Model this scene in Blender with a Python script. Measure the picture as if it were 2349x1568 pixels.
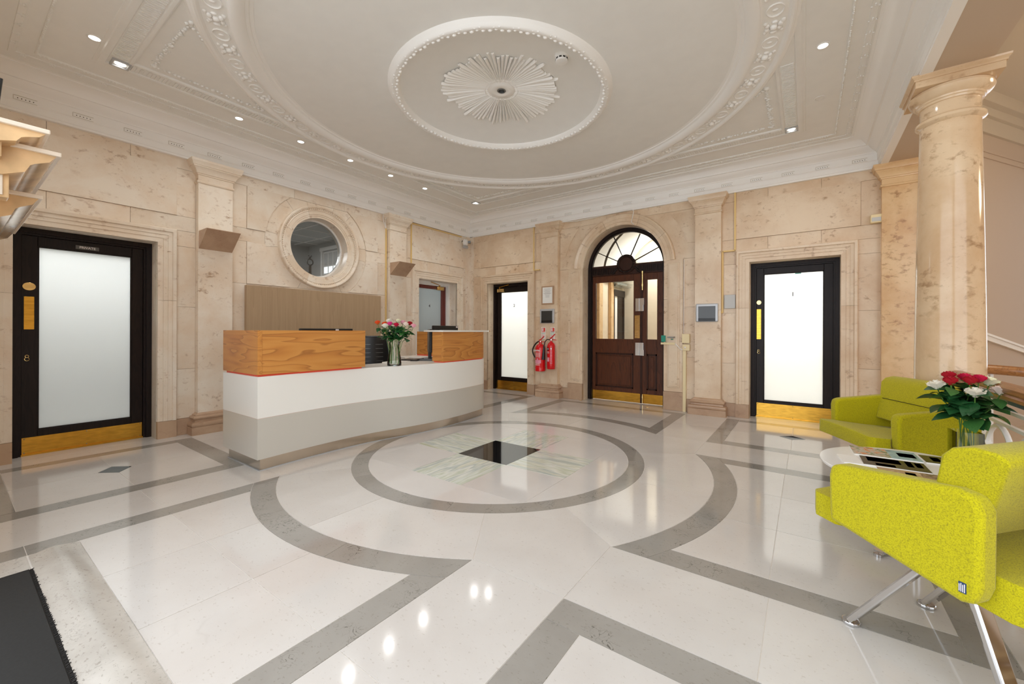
import bpy, math, random
from mathutils import Vector, Matrix
random.seed(11)
PI = math.pi
SC = bpy.context.scene
COL = SC.collection
for o in list(bpy.data.objects):
    bpy.data.objects.remove(o, do_unlink=True)

# ------------------------------------------------------------------ camera, world, exposure
cam_d = bpy.data.cameras.new('camera')
cam_d.sensor_fit = 'HORIZONTAL'
cam_d.sensor_width = 36.0
cam_d.lens = 934.7275 / 2349 * 36.0
cam_d.shift_x = -(1189.89 - 1174.5) / 2349
cam_d.shift_y = (758.48 - 784.0) / 2349
cam_d.clip_start = 0.02
cam_o = bpy.data.objects.new('camera', cam_d)
COL.objects.link(cam_o)
cam_o.matrix_world = (Matrix.Translation((2.3773, -3.0774, 1.15)) @ Matrix.Rotation(0.6135, 4, 'Z')
                      @ Matrix.Rotation(PI / 2, 4, 'X') @ Matrix.Rotation(0.0034, 4, 'Z'))
SC.camera = cam_o

wd = bpy.data.worlds.new('daylight')
SC.world = wd
wd.use_nodes = True
bg = wd.node_tree.nodes['Background']
bg.inputs[0].default_value = (0.90, 0.96, 1.03, 1)
WORLD = 2.7
bg.inputs[1].default_value = WORLD
SC.view_settings.view_transform = 'Standard'
SC.view_settings.look = 'None'
SC.view_settings.gamma = 1.0
SC.view_settings.use_curve_mapping = False
SC.view_settings.exposure = 0.15
SPOT_W = 3.0          # each ceiling downlight
SC.cycles.max_bounces = 9
SC.cycles.diffuse_bounces = 6
SC.cycles.glossy_bounces = 4
SC.cycles.transmission_bounces = 6
SC.cycles.transparent_max_bounces = 12
SC.cycles.sample_clamp_indirect = 4.0
SC.cycles.caustics_reflective = False
SC.cycles.caustics_refractive = False

# room frame: origin on the floor under the ceiling rose
XL, YR, XB = -3.207, 3.112, 3.10     # left wall plane, back wall plane, beam inner face
ZC = 3.35                            # flat ceiling

# ------------------------------------------------------------------ materials
def srgb(r, g, b):
    f = lambda c: (c / 255 / 12.92) if c / 255 <= 0.04045 else ((c / 255 + 0.055) / 1.055) ** 2.4
    return (f(r), f(g), f(b), 1)

class NT:
    def __init__(s, name):
        s.m = bpy.data.materials.new(name)
        s.m.use_nodes = True
        s.t = s.m.node_tree
        s.bsdf = s.t.nodes['Principled BSDF']
        s.out = s.t.nodes['Material Output']
        s._v = None
    def n(s, kind, **kw):
        x = s.t.nodes.new(kind)
        for k, v in kw.items():
            setattr(x, k, v)
        return x
    def l(s, a, b):
        s.t.links.new(a, b)
    def vec(s, scale=(1, 1, 1), rand=0.0, rot=(0, 0, 0)):
        tc = s.n('ShaderNodeTexCoord')
        mp = s.n('ShaderNodeMapping')
        mp.inputs['Scale'].default_value = scale
        mp.inputs['Rotation'].default_value = rot
        s.l(tc.outputs['Object'], mp.inputs['Vector'])
        if rand:
            oi = s.n('ShaderNodeObjectInfo')
            mu = s.n('ShaderNodeMath', operation='MULTIPLY')
            mu.inputs[1].default_value = rand
            s.l(oi.outputs['Random'], mu.inputs[0])
            s.l(mu.outputs[0], mp.inputs['Location'])
        return mp.outputs['Vector']
    def noise(s, v, scale, detail=3, rough=0.5, dist=0.0):
        x = s.n('ShaderNodeTexNoise')
        x.inputs['Scale'].default_value = scale
        x.inputs['Detail'].default_value = detail
        x.inputs['Roughness'].default_value = rough
        x.inputs['Distortion'].default_value = dist
        s.l(v, x.inputs['Vector'])
        return x.outputs[0]
    def ramp(s, fac, stops, interp='LINEAR'):
        x = s.n('ShaderNodeValToRGB')
        cr = x.color_ramp
        cr.interpolation = interp
        while len(cr.elements) < len(stops):
            cr.elements.new(0.5)
        for e, (p, c) in zip(cr.elements, stops):
            e.position = p
            e.color = c if len(c) == 4 else (*c, 1)
        s.l(fac, x.inputs[0])
        return x.outputs[0]
    def mix(s, fac, a, b, mode='MIX'):
        x = s.n('ShaderNodeMix', data_type='RGBA', blend_type=mode)
        for inp, val in ((x.inputs[0], fac), (x.inputs[6], a), (x.inputs[7], b)):
            if hasattr(val, 'is_linked'):
                s.l(val, inp)
            else:
                inp.default_value = val
        return x.outputs[2]
    def math(s, op, a, b=0.0):
        x = s.n('ShaderNodeMath', operation=op)
        for inp, val in zip(x.inputs, (a, b)):
            if hasattr(val, 'is_linked'):
                s.l(val, inp)
            else:
                inp.default_value = val
        return x.outputs[0]
    def bump(s, h, strength=0.2, dist=0.01):
        x = s.n('ShaderNodeBump')
        x.inputs['Strength'].default_value = strength
        x.inputs['Distance'].default_value = dist
        s.l(h, x.inputs['Height'])
        s.l(x.outputs[0], s.bsdf.inputs['Normal'])
    def set(s, col=None, rough=0.5, metal=0.0, spec=0.5):
        i = s.bsdf.inputs
        if col is not None:
            if hasattr(col, 'is_linked'):
                s.l(col, i['Base Color'])
            else:
                i['Base Color'].default_value = col
        if hasattr(rough, 'is_linked'):
            s.l(rough, i['Roughness'])
        else:
            i['Roughness'].default_value = rough
        i['Metallic'].default_value = metal
        i['Specular IOR Level'].default_value = spec
        return s.m

M = {}
def simple(name, rgb, rough=0.5, metal=0.0, spec=0.5, grain=0.0, gs=30.0):
    t = NT(name)
    c = srgb(*rgb)
    if grain:
        n = t.noise(t.vec(rand=5), gs, 4)
        lo = tuple(x * (1 - grain) for x in c[:3])
        hi = tuple(min(1, x * (1 + grain)) for x in c[:3])
        c = t.ramp(n, [(0.3, lo), (0.7, hi)])
    M[name] = t.set(c, rough, metal, spec)
    return M[name]

def stone(name, light, dark, spot, rough=0.3, spots=0.62, sc=1.0):
    t = NT(name)
    v = t.vec(rand=9.0)
    big = t.noise(v, 2.2 * sc, 6, 0.62, 0.3)
    base = t.ramp(big, [(0.34, srgb(*dark)), (0.60, srgb(*light))])
    v2 = t.vec(scale=(1, 1, 1.5), rand=9.0)
    a = t.noise(v2, 13 * sc, 5, 0.62, 0.25)
    b = t.noise(v, 3.2 * sc, 3, .55)
    patch = t.ramp(b, [(0.42, (.05, .05, .05)), (0.60, (1, 1, 1))])
    sp = t.math('MULTIPLY', t.ramp(a, [(spots - .04, (0, 0, 0)), (spots + .10, (1, 1, 1))]), patch)
    c = t.mix(t.math('MULTIPLY', sp, 0.8), base, srgb(*spot))
    a3 = t.noise(v2, 46 * sc, 4, 0.65, 0.2)
    c = t.mix(t.math('MULTIPLY', t.math('MULTIPLY', t.ramp(a3, [(.62, (0, 0, 0)), (.72, (1, 1, 1))]), patch), .5), c, srgb(*spot))
    oi = t.n('ShaderNodeObjectInfo')
    vv = t.ramp(oi.outputs['Random'], [(0, (.92, .91, .895)), (1, (1, 1, 1))])
    c = t.mix(1.0, c, vv, 'MULTIPLY')
    M[name] = t.set(c, rough, 0, 0.5)

stone('stone', (240, 229, 213), (230, 210, 186), (168, 132, 98), spots=.61)
stone('stone_back', (231, 211, 185), (216, 188, 156), (158, 120, 84), spots=.61)  # back wall tone: partly its own stone, partly its lighting put into the colour
stone('stone_warm', (228, 196, 152), (210, 168, 120), (158, 114, 72), rough=0.25, spots=.58)
stone('stone_column', (224, 198, 164), (206, 172, 134), (158, 122, 86), rough=0.14, spots=.58, sc=.8)
stone('stone_plinth', (196, 166, 138), (174, 142, 116), (140, 108, 84), rough=0.35)

def floor_stone(name, light, dark, speck, speck_at, rough, squiggle=0.0, vein=False, var=.06):
    t = NT(name)
    v = t.vec(rand=11.0)
    base = t.ramp(t.noise(v, 1.8, 6, .6, .3), [(.3, srgb(*dark)), (.7, srgb(*light))])
    fine = t.noise(t.vec(scale=(1, 1.6, 1), rand=11.0), 55, 3, .6)
    c = t.mix(t.math('MULTIPLY', t.ramp(fine, [(speck_at, (0, 0, 0)), (speck_at + .05, (1, 1, 1))]), .45), base, srgb(*speck))
    if squiggle:
        w = t.noise(v, 17, 2, .5, 1.8)
        d = t.math('ABSOLUTE', t.math('SUBTRACT', w, .5))
        line = t.ramp(d, [(0.004, (1, 1, 1)), (.014, (0, 0, 0))])
        msk = t.ramp(t.noise(v, 7, 2), [(.52, (0, 0, 0)), (.62, (1, 1, 1))])
        c = t.mix(t.math('MULTIPLY', t.math('MULTIPLY', line, msk), squiggle), c, srgb(72, 68, 62))
    if vein:
        w = t.noise(v, .9, 4, .55, .6)
        d = t.math('ABSOLUTE', t.math('SUBTRACT', w, .5))
        line = t.ramp(d, [(0.0, (1, 1, 1)), (.006, (0, 0, 0))])
        msk = t.ramp(t.noise(v, 1.7, 1), [(.60, (0, 0, 0)), (.70, (1, 1, 1))])
        c = t.mix(t.math('MULTIPLY', t.math('MULTIPLY', line, msk), .10), c, srgb(150, 142, 132))
    oi = t.n('ShaderNodeObjectInfo')
    vv = t.ramp(oi.outputs['Random'], [(0, (1 - var, 1 - var, 1 - var)), (1, (1, 1, 1))])
    c = t.mix(1.0, c, vv, 'MULTIPLY')
    M[name] = t.set(c, rough, 0, 0.5)

floor_stone('floor_white', (215, 211, 206), (206, 200, 194), (176, 166, 156), .635, .085, vein=True)
floor_stone('floor_grey', (164, 160, 153), (149, 144, 137), (128, 122, 114), .62, .10, squiggle=.8)
floor_stone('floor_marble', (219, 215, 211), (209, 204, 200), (196, 188, 182), .68, .07)
floor_stone('threshold_stone', (214, 209, 201), (176, 170, 161), (140, 132, 122), .60, .22, squiggle=.25)

def banded(name, cols, rough, scale):
    t = NT(name)
    n = t.noise(t.vec(scale=scale, rand=6.0), 1.0, 4, .55, .25)
    M[name] = t.set(t.ramp(n, [(p, srgb(*c)) for p, c in cols]), rough)
GB = [(.34, (178, 186, 180)), (.42, (214, 218, 210)), (.47, (190, 196, 176)), (.52, (220, 221, 212)), (.58, (176, 184, 180)), (.64, (214, 214, 198)), (.70, (186, 188, 162))]
banded('green_marble_x', GB, .06, (1.1, 11, 1))
banded('green_marble_y', GB, .06, (11, 1.1, 1))
simple('floor_black', (22, 23, 24), .05)
simple('grout', (236, 230, 222), .6)
simple('plaster', (236, 235, 231), .55, grain=.015, gs=8)
simple('plaster_white', (243, 241, 237), .5)
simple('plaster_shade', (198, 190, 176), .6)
simple('gutta_shade', (96, 88, 78), .8)  # dark colour standing for the shadows at the guttae
simple('hall_paint', (196, 176, 154), .6)
simple('hall_ceiling', (200, 186, 164), .6)
simple('hall_floor', (198, 178, 150), .3)
simple('white_paint', (232, 230, 226), .35)
simple('cream_plastic', (232, 214, 170), .45)
simple('conduit', (226, 194, 128), .4)
simple('white_cable', (236, 234, 230), .4)
simple('black_plastic', (20, 20, 21), .35)
simple('dark_gap', (26, 23, 20), .8)
simple('screen_black', (58, 58, 56), .12)
simple('silver_plastic', (186, 188, 190), .35, .3)
simple('grey_box', (196, 196, 194), .5)
simple('grey_metal', (120, 122, 122), .35, .6)
simple('green_button', (20, 140, 118), .4)
simple('red_paint', (214, 16, 26), .18)
simple('red_band', (232, 84, 62), .4)
simple('label_white', (236, 230, 228), .5)
simple('label_pink', (232, 150, 170), .5)
simple('gap_beige', (222, 204, 194), .5)
simple('label_black', (24, 22, 24), .5)
simple('label_red', (222, 52, 38), .5)
simple('label_green', (70, 170, 110), .5)
simple('label_navy', (34, 58, 98), .6)
simple('ink', (60, 62, 66), .5)
simple('ink_light', (150, 148, 144), .6)
simple('paper', (238, 236, 230), .6)
simple('tan_frame', (176, 142, 112), .45)
simple('white_laminate', (236, 234, 228), .28)
simple('grey_laminate', (196, 191, 181), .32)
simple('chrome', (214, 214, 216), .10, 1.0)
simple('satin_chrome', (208, 206, 204), .22, 1.0)
simple('steel_plinth', (212, 202, 190), .26, 1.0, grain=.06, gs=5)
simple('rubber_mat', (26, 26, 25), .75, grain=.25, gs=90)
simple('white_table', (240, 239, 236), .22)
simple('office_grey', (176, 176, 174), .7)
simple('office_dark', (96, 94, 90), .6)
simple('vestibule_stone', (222, 208, 186), .5, grain=.05, gs=4)
simple('vault_white', (214, 213, 210), .6)
simple('stem', (84, 128, 52), .5)
simple('leaf', (34, 84, 44), .38, grain=.25, gs=18)
simple('leaf_light', (64, 116, 56), .4, grain=.25, gs=18)
for nm, c in dict(orange=(236, 84, 30), white=(244, 240, 226), pink=(232, 60, 140), red=(178, 14, 36), crimson=(206, 16, 66),
                  cream=(238, 236, 204), blush=(244, 226, 214), pale_pink=(240, 170, 186)).items():
    simple('petal_' + nm, c, .55)
simple('marble_hood', (222, 186, 140), .14, grain=.22, gs=7)
simple('hood_daylit', (238, 224, 206), .3)  # hood marble paled to stand for daylight on its top edges
simple('fabric_tag', (40, 62, 100), .7)

def brass(name, rgb, rough):
    t = NT(name)
    n = t.noise(t.vec(scale=(6, 6, 26), rand=4), 2.2, 4)
    c = srgb(*rgb)
    col = t.ramp(n, [(.3, tuple(x * .72 for x in c[:3])), (.7, c)])
    M[name] = t.set(col, rough, 1.0)
brass('brass', (226, 172, 70), .22)
brass('brass_pale', (238, 206, 140), .18)

def wood(name, cols, scale, stretch, rings, rough=.4, rot=(0, 0, 0), fine=.25, spec=.5):
    t = NT(name)
    v = t.vec(scale=stretch, rand=7.0, rot=rot)
    n = t.noise(v, scale, 2, .5, .35)
    fr = t.math('FRACT', t.math('MULTIPLY', n, rings))
    c = t.ramp(fr, [(p, srgb(*k)) for p, k in cols])
    g = t.noise(t.vec(scale=tuple(x * 12 for x in stretch), rand=7.0, rot=rot), scale * 3.2, 3, .6)
    c = t.mix(fine, c, t.ramp(g, [(.35, tuple(x for x in srgb(*cols[-1][1])[:3])), (.6, srgb(*cols[0][1])[:3])]))
    M[name] = t.set(c, rough, 0, spec)
OAK = [(0, (204, 142, 72)), (.55, (194, 128, 60)), (.84, (178, 112, 52)), (.93, (150, 90, 42)), (1, (200, 138, 68))]
wood('oak_y', OAK, 1.4, (4.0, .62, 5.2), 8)
wood('oak_x', OAK, 1.4, (.62, 4.0, 5.2), 8)
DK = [(0, (58, 32, 22)), (.6, (50, 27, 19)), (.9, (40, 21, 15)), (1, (56, 31, 22))]
wood('dark_wood', DK, 1.2, (9, 9, 1.0), 10, .34, spec=.25)
BL = [(0, (34, 23, 19)), (.6, (29, 19, 16)), (.9, (23, 15, 13)), (1, (32, 22, 18))]
wood('black_wood', BL, 1.2, (9, 9, 1.0), 10, .36, spec=.2)
MH = [(0, (92, 50, 28)), (.6, (80, 42, 24)), (.9, (62, 32, 18)), (1, (90, 48, 27))]
wood('mahogany', MH, 1.2, (8, 8, .9), 10, .34, spec=.3)
RD = [(0, (112, 44, 36)), (1, (98, 36, 30))]
wood('red_wood', RD, 1.2, (9, 9, 1.0), 8, .35)
TP = [(0, (172, 146, 114)), (.6, (166, 140, 108)), (1, (160, 134, 103))]
TP = [(p, tuple(min(255, c + 8) for c in k)) for p, k in TP]
wood('taupe_veneer', TP, 3.0, (7, 14, .25), 4, .5, fine=.3)
HR = [(0, (176, 124, 74)), (.6, (160, 108, 62)), (1, (128, 84, 48))]
wood('rail_wood', HR, 1.6, (8, 1, 8), 7, .3)

def fabric(name, a, b, c):
    t = NT(name)
    n = t.noise(t.vec(rand=3), 260, 4, .7)
    m = t.noise(t.vec(rand=3), 110, 4, .65)
    col = t.ramp(n, [(.36, srgb(*c)), (.47, srgb(*b)), (.60, srgb(*a))])
    col = t.mix(t.math('MULTIPLY', t.ramp(m, [(.56, (0, 0, 0)), (.66, (1, 1, 1))]), .45), col, srgb(*c))
    t.bump(n, .25, .004)
    M[name] = t.set(col, .9, 0, .2)
    t.bsdf.inputs['Sheen Weight'].default_value = .15
fabric('lime_felt', (192, 183, 20), (180, 170, 8), (144, 137, 24))

def clear_glass(name, tint, refl=1.0, ior=1.45):
    t = NT(name)
    tr = t.n('ShaderNodeBsdfTransparent')
    tr.inputs[0].default_value = tint
    gl = t.n('ShaderNodeBsdfGlossy')
    gl.inputs['Roughness'].default_value = .02
    fr = t.n('ShaderNodeFresnel')
    fr.inputs[0].default_value = ior
    mx = t.n('ShaderNodeMixShader')
    f = t.math('MULTIPLY', fr.outputs[0], refl)
    t.l(f, mx.inputs[0]); t.l(tr.outputs[0], mx.inputs[1]); t.l(gl.outputs[0], mx.inputs[2])
    t.l(mx.outputs[0], t.out.inputs[0])
    M[name] = t.m
clear_glass('clear_glass', (.95, .97, .96, 1))
clear_glass('oculus_glass', (.72, .73, .73, 1))
clear_glass('vase_glass', (.95, .985, .975, 1), 1.0)
clear_glass('acrylic', (.93, .95, .93, 1), 1.2)

def frosted(name, rgb, diff=.35):
    t = NT(name)
    tl = t.n('ShaderNodeBsdfTranslucent'); tl.inputs[0].default_value = srgb(*rgb)
    df = t.n('ShaderNodeBsdfPrincipled'); df.inputs['Base Color'].default_value = srgb(*rgb); df.inputs['Roughness'].default_value = .18
    mx = t.n('ShaderNodeMixShader'); mx.inputs[0].default_value = diff
    t.l(tl.outputs[0], mx.inputs[1]); t.l(df.outputs[0], mx.inputs[2]); t.l(mx.outputs[0], t.out.inputs[0])
    M[name] = t.m
frosted('frosted_glass', (240, 243, 243), .22)
frosted('frosted_dim', (206, 214, 216), .5)

def emit(name, rgb, s):
    t = NT(name)
    e = t.n('ShaderNodeEmission'); e.inputs[0].default_value = srgb(*rgb); e.inputs[1].default_value = s
    t.l(e.outputs[0], t.out.inputs[0])
    M[name] = t.m
emit('lamp_glow', (255, 252, 244), 9.0)
emit('window_daylight', (240, 248, 250), 2.2)

def picture(name, cols, scale, sx=1.0):
    t = NT(name)
    n = t.noise(t.vec(scale=(sx, 1, 1), rand=3), scale, 3, .7, .5)
    st = [(i / max(1, len(cols) - 1) * .5 + .25, srgb(*c)) for i, c in enumerate(cols)]
    M[name] = t.set(t.ramp(n, st, 'LINEAR'), .25)
picture('cover_garden', [(46, 54, 30), (120, 132, 92), (196, 190, 182), (222, 122, 52), (84, 98, 52)], 22)
picture('cover_sky', [(98, 130, 140), (150, 184, 196), (168, 198, 206), (60, 84, 44)], 9)
picture('cover_dark', [(44, 40, 40), (58, 52, 50), (70, 64, 60)], 8)
picture('cover_black', [(34, 32, 36), (46, 44, 48)], 6)
picture('cover_tan', [(196, 170, 138), (176, 146, 110), (214, 194, 168)], 14)
picture('cover_brown', [(74, 60, 50), (112, 90, 74), (170, 140, 118), (60, 50, 42)], 24)
picture('cover_mixed', [(232, 110, 66), (224, 222, 226), (96, 120, 170), (196, 66, 70), (40, 38, 44)], 16)

# ------------------------------------------------------------------ mesh helpers
class G:
    def __init__(s):
        s.v, s.f = [], []
    def add(s, vs, fs):
        b = len(s.v)
        s.v += [tuple(v) for v in vs]
        s.f += [tuple(i + b for i in f) for f in fs]
        return s
    def box(s, x0, x1, y0, y1, z0, z1):
        return s.add([(x0, y0, z0), (x1, y0, z0), (x1, y1, z0), (x0, y1, z0), (x0, y0, z1), (x1, y0, z1), (x1, y1, z1), (x0, y1, z1)],
                     [(0, 3, 2, 1), (4, 5, 6, 7), (0, 1, 5, 4), (1, 2, 6, 5), (2, 3, 7, 6), (3, 0, 4, 7)])
    def bar(s, a, b, w, h, up=(0, 0, 1)):
        a, b = Vector(a), Vector(b)
        d = (b - a).normalized()
        u = Vector(up)
        r = d.cross(u)
        if r.length < 1e-5:
            r = d.cross(Vector((1, 0, 0)))
        r.normalize(); u = r.cross(d)
        vs = []
        for p in (a, b):
            for sx, sy in ((-1, -1), (1, -1), (1, 1), (-1, 1)):
                vs.append(p + r * (sx * w / 2) + u * (sy * h / 2))
        return s.add(vs, [(0, 1, 2, 3), (7, 6, 5, 4), (0, 4, 5, 1), (1, 5, 6, 2), (2, 6, 7, 3), (3, 7, 4, 0)])
    def prism(s, poly, a, b, fn):
        """poly: 2d points; fn(u, v, w) -> xyz, w in (a, b)"""
        ar = sum(poly[i - 1][0] * poly[i][1] - poly[i][0] * poly[i - 1][1] for i in range(len(poly)))
        if ar < 0:
            poly = poly[::-1]
        n = len(poly)
        vs = [fn(u, v, a) for u, v in poly] + [fn(u, v, b) for u, v in poly]
        fs = [tuple(range(n))[::-1], tuple(range(n, 2 * n))] + [(i, (i + 1) % n, n + (i + 1) % n, n + i) for i in range(n)]
        return s.add(vs, fs)
    def pxy(s, poly, z0, z1):
        return s.prism(poly, z0, z1, lambda u, v, w: (u, v, w))
    def pxz(s, poly, y0, y1):            # poly in (x, z), extruded along y (y0 > y1 keeps normals out)
        return s.prism(poly, max(y0, y1), min(y0, y1), lambda u, v, w: (u, w, v))
    def pyz(s, poly, x0, x1):
        return s.prism(poly, min(x0, x1), max(x0, x1), lambda u, v, w: (w, u, v))
    def lathe(s, prof, n=32, c=(0, 0, 0), a0=0.0, a1=2 * PI, fn=None):
        full = abs(a1 - a0 - 2 * PI) < 1e-6
        m = n if full else n + 1
        vs = []
        for i in range(m):
            a = a0 + (a1 - a0) * i / n
            for r, z in prof:
                p = (c[0] + r * math.cos(a), c[1] + r * math.sin(a), c[2] + z)
                vs.append(fn(*p) if fn else p)
        k = len(prof)
        fs = []
        for i in range(n):
            j = (i + 1) % m
            for q in range(k - 1):
                fs.append((i * k + q, j * k + q, j * k + q + 1, i * k + q + 1))
        return s.add(vs, fs)
    def tube(s, path, r, n=8, cap=True):
        P = [Vector(p) for p in path]
        R = r if isinstance(r, (list, tuple)) else [r] * len(P)
        vs = []
        t0 = (P[1] - P[0]).normalized()
        u = t0.orthogonal().normalized()
        for i, p in enumerate(P):
            t = (P[min(i + 1, len(P) - 1)] - P[max(i - 1, 0)]).normalized()
            u = (u - t * u.dot(t)).normalized()
            w = t.cross(u)
            for k in range(n):
                a = 2 * PI * k / n
                vs.append(p + (u * math.cos(a) + w * math.sin(a)) * R[i])
        fs = []
        for i in range(len(P) - 1):
            for k in range(n):
                fs.append((i * n + k, i * n + (k + 1) % n, (i + 1) * n + (k + 1) % n, (i + 1) * n + k))
        if cap:
            fs.append(tuple(range(n))[::-1]); fs.append(tuple(range((len(P) - 1) * n, len(P) * n)))
        return s.add(vs, fs)
    def ball(s, c, r, nu=6, nv=4, sc=(1, 1, 1), rot=None):
        vs = [(0, 0, 1)]
        for j in range(1, nv):
            t = PI * j / nv
            for i in range(nu):
                a = 2 * PI * i / nu
                vs.append((math.sin(t) * math.cos(a), math.sin(t) * math.sin(a), math.cos(t)))
        vs.append((0, 0, -1))
        fs = [(0, 1 + i, 1 + (i + 1) % nu) for i in range(nu)]
        for j in range(nv - 2):
            for i in range(nu):
                a, b = 1 + j * nu + i, 1 + j * nu + (i + 1) % nu
                fs.append((a, a + nu, b + nu, b))
        L = len(vs) - 1
        fs += [(L, L - nu + (i + 1) % nu, L - nu + i) for i in range(nu)]
        out = []
        for v in vs:
            q = Vector((v[0] * r * sc[0], v[1] * r * sc[1], v[2] * r * sc[2]))
            if rot is not None:
                q = rot @ q
            out.append((c[0] + q.x, c[1] + q.y, c[2] + q.z))
        return s.add(out, fs)
    def grid(s, rows):
        n, m = len(rows), len(rows[0])
        vs = [p for r in rows for p in r]
        return s.add(vs, [(i * m + j, i * m + j + 1, (i + 1) * m + j + 1, (i + 1) * m + j) for i in range(n - 1) for j in range(m - 1)])

def me_of(g, name, smooth=None):
    me = bpy.data.meshes.new(name)
    me.from_pydata([tuple(v) for v in g.v], [], g.f)
    if smooth is not None:
        me.polygons.foreach_set('use_smooth', [True] * len(me.polygons))
        me.set_sharp_from_angle(angle=math.radians(smooth))
    me.update()
    return me

def obj(name, g, mat, parent=None, smooth=None, bevel=0.0, seg=2, loc=None):
    me = g if isinstance(g, bpy.types.Mesh) else me_of(g, name, smooth)
    if not me.materials:
        me.materials.append(M[mat] if isinstance(mat, str) else mat)
    o = bpy.data.objects.new(name, me)
    COL.objects.link(o)
    if parent is not None:
        o.parent = parent
    if loc is not None:
        o.location = loc
    if bevel:
        b = o.modifiers.new('bevel', 'BEVEL')
        b.width = bevel; b.segments = seg; b.limit_method = 'ANGLE'; b.angle_limit = math.radians(40)
    return o

def tag(o, label, cat=None, group=None, kind=None):
    o['label'] = label
    if cat: o['category'] = cat
    if group: o['group'] = group
    if kind: o['kind'] = kind
    return o

def thing(name, label, cat, loc=(0, 0, 0), rz=0.0, group=None, kind=None):
    o = bpy.data.objects.new(name, None)
    o.empty_display_size = .05
    COL.objects.link(o)
    o.location = loc; o.rotation_euler = (0, 0, rz)
    return tag(o, label, cat, group, kind)

# wall frames: local x along the wall, local y into the wall, z up
WL = (Vector((XL, 0, 0)), PI / 2)
WB = (Vector((0, YR, 0)), 0.0)
def wpos(w, t, d, z):
    p, a = w
    return p + Vector((t * math.cos(a) - d * math.sin(a), t * math.sin(a) + d * math.cos(a), z))
def wthing(name, label, cat, w, t, d, z, group=None, kind=None):
    return thing(name, label, cat, wpos(w, t, d, z), w[1], group, kind)

def text(name, s, size, mat, parent, loc, rot=(PI / 2, 0, 0), ext=.0006, align='CENTER', bold=0.0):
    cu = bpy.data.curves.new(name, 'FONT')
    cu.body = s; cu.size = size; cu.extrude = ext; cu.align_x = align; cu.align_y = 'CENTER'; cu.offset = bold
    tmp = bpy.data.objects.new(name + '_tmp', cu)
    COL.objects.link(tmp)
    bpy.context.view_layer.update()
    me = bpy.data.meshes.new_from_object(tmp.evaluated_get(bpy.context.evaluated_depsgraph_get()))
    bpy.data.objects.remove(tmp, do_unlink=True)
    bpy.data.curves.remove(cu)
    o = obj(name, me, mat, parent)
    o.data.materials.clear(); o.data.materials.append(M[mat])
    o.location = loc; o.rotation_euler = rot
    return o

def arc(cx, cy, r, a0, a1, n):
    return [(cx + r * math.cos(math.radians(a0 + (a1 - a0) * i / n)), cy + r * math.sin(math.radians(a0 + (a1 - a0) * i / n))) for i in range(n + 1)]
def clip(poly, a, b, c):                 # keep a*x + b*y <= c
    out = []
    for i in range(len(poly)):
        p, q = poly[i - 1], poly[i]
        dp, dq = a * p[0] + b * p[1] - c, a * q[0] + b * q[1] - c
        if (dp <= 0) != (dq <= 0):
            k = dp / (dp - dq)
            out.append((p[0] + (q[0] - p[0]) * k, p[1] + (q[1] - p[1]) * k))
        if dq <= 0:
            out.append(q)
    return out
def rect(x0, x1, y0, y1):
    return [(x0, y0), (x1, y0), (x1, y1), (x0, y1)]
def inset(poly, e):
    pts = []
    for p in poly:
        if not pts or math.hypot(p[0] - pts[-1][0], p[1] - pts[-1][1]) > 1e-4:
            pts.append(p)
    if math.hypot(pts[0][0] - pts[-1][0], pts[0][1] - pts[-1][1]) < 1e-4:
        pts.pop()
    ar = sum(pts[i - 1][0] * pts[i][1] - pts[i][0] * pts[i - 1][1] for i in range(len(pts)))
    if ar < 0:
        pts = pts[::-1]
    out = []
    n = len(pts)
    for i in range(n):
        a, b, c = Vector(pts[i - 1]), Vector(pts[i]), Vector(pts[(i + 1) % n])
        d1, d2 = (b - a).normalized(), (c - b).normalized()
        n1, n2 = Vector((-d1.y, d1.x)), Vector((-d2.y, d2.x))
        m = n1 + n2
        if m.length < 1e-3:
            out.append(tuple(b + n1 * e)); continue
        m.normalize()
        out.append(tuple(b + m * (e / max(.35, m.dot(n1)))))
    return out

# ------------------------------------------------------------------ floor
FX0, FX1, FY0, FY1 = -3.46, 3.55, -2.98, 3.36
floor = obj('floor', G().box(FX0 - .3, 3.62, -3.6, 3.7, -.12, -.0025), 'grout')
tag(floor, 'polished pale stone floor inlaid with grey rings and bands', 'floor', kind='structure')
def piece(poly, mat, name='floor_slab', e=.0016, z=0.0, parent=None):
    if len(poly) < 3:
        return
    return obj(name, G().pxy(inset(poly, e), -.02, z), mat, parent or floor)
RI0, RI1, RO0, RO1 = 1.178, 1.316, 1.837, 1.992
A0, A1, B0, B1 = .857, 1.01, 1.528, 1.68
WXI, WXO, WYI, WYO = 2.855, 2.985, 2.80, 2.93
q = .28; q3 = .84
piece(rect(-q, q, -q, q), 'floor_black', 'centre_tile')
for k, (x0, x1, y0, y1) in enumerate([(-q, q, q, q3), (-q, q, -q3, -q), (q, q3, -q, q), (-q3, -q, -q, q)]):
    piece(rect(x0, x1, y0, y1), 'green_marble_y' if k < 2 else 'green_marble_x', 'green_marble_tile')
chord = math.degrees(math.acos(q3 / RI0))
for sx in (1, -1):
    for sy in (1, -1):
        poly = [(q, q), (q3, q), (q3, math.sqrt(RI0 ** 2 - q3 ** 2)), (math.sqrt(RI0 ** 2 - q3 ** 2), q3), (q, q3)]
        piece([(x * sx, y * sy) for x, y in poly], 'floor_marble', 'marble_tile')
for k in range(4):
    piece([(x, y) for x, y in arc(0, 0, RI0, 90 * k - chord, 90 * k + chord, 14)], 'floor_marble', 'marble_segment')
for k in range(8):
    a = 22.5 + 45 * k
    piece(arc(0, 0, RI1, a, a + 45, 14) + arc(0, 0, RI0, a + 45, a, 14), 'floor_grey', 'ring_stone')
th = math.degrees(math.atan2(A1, B0))       # 33.4
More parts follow.
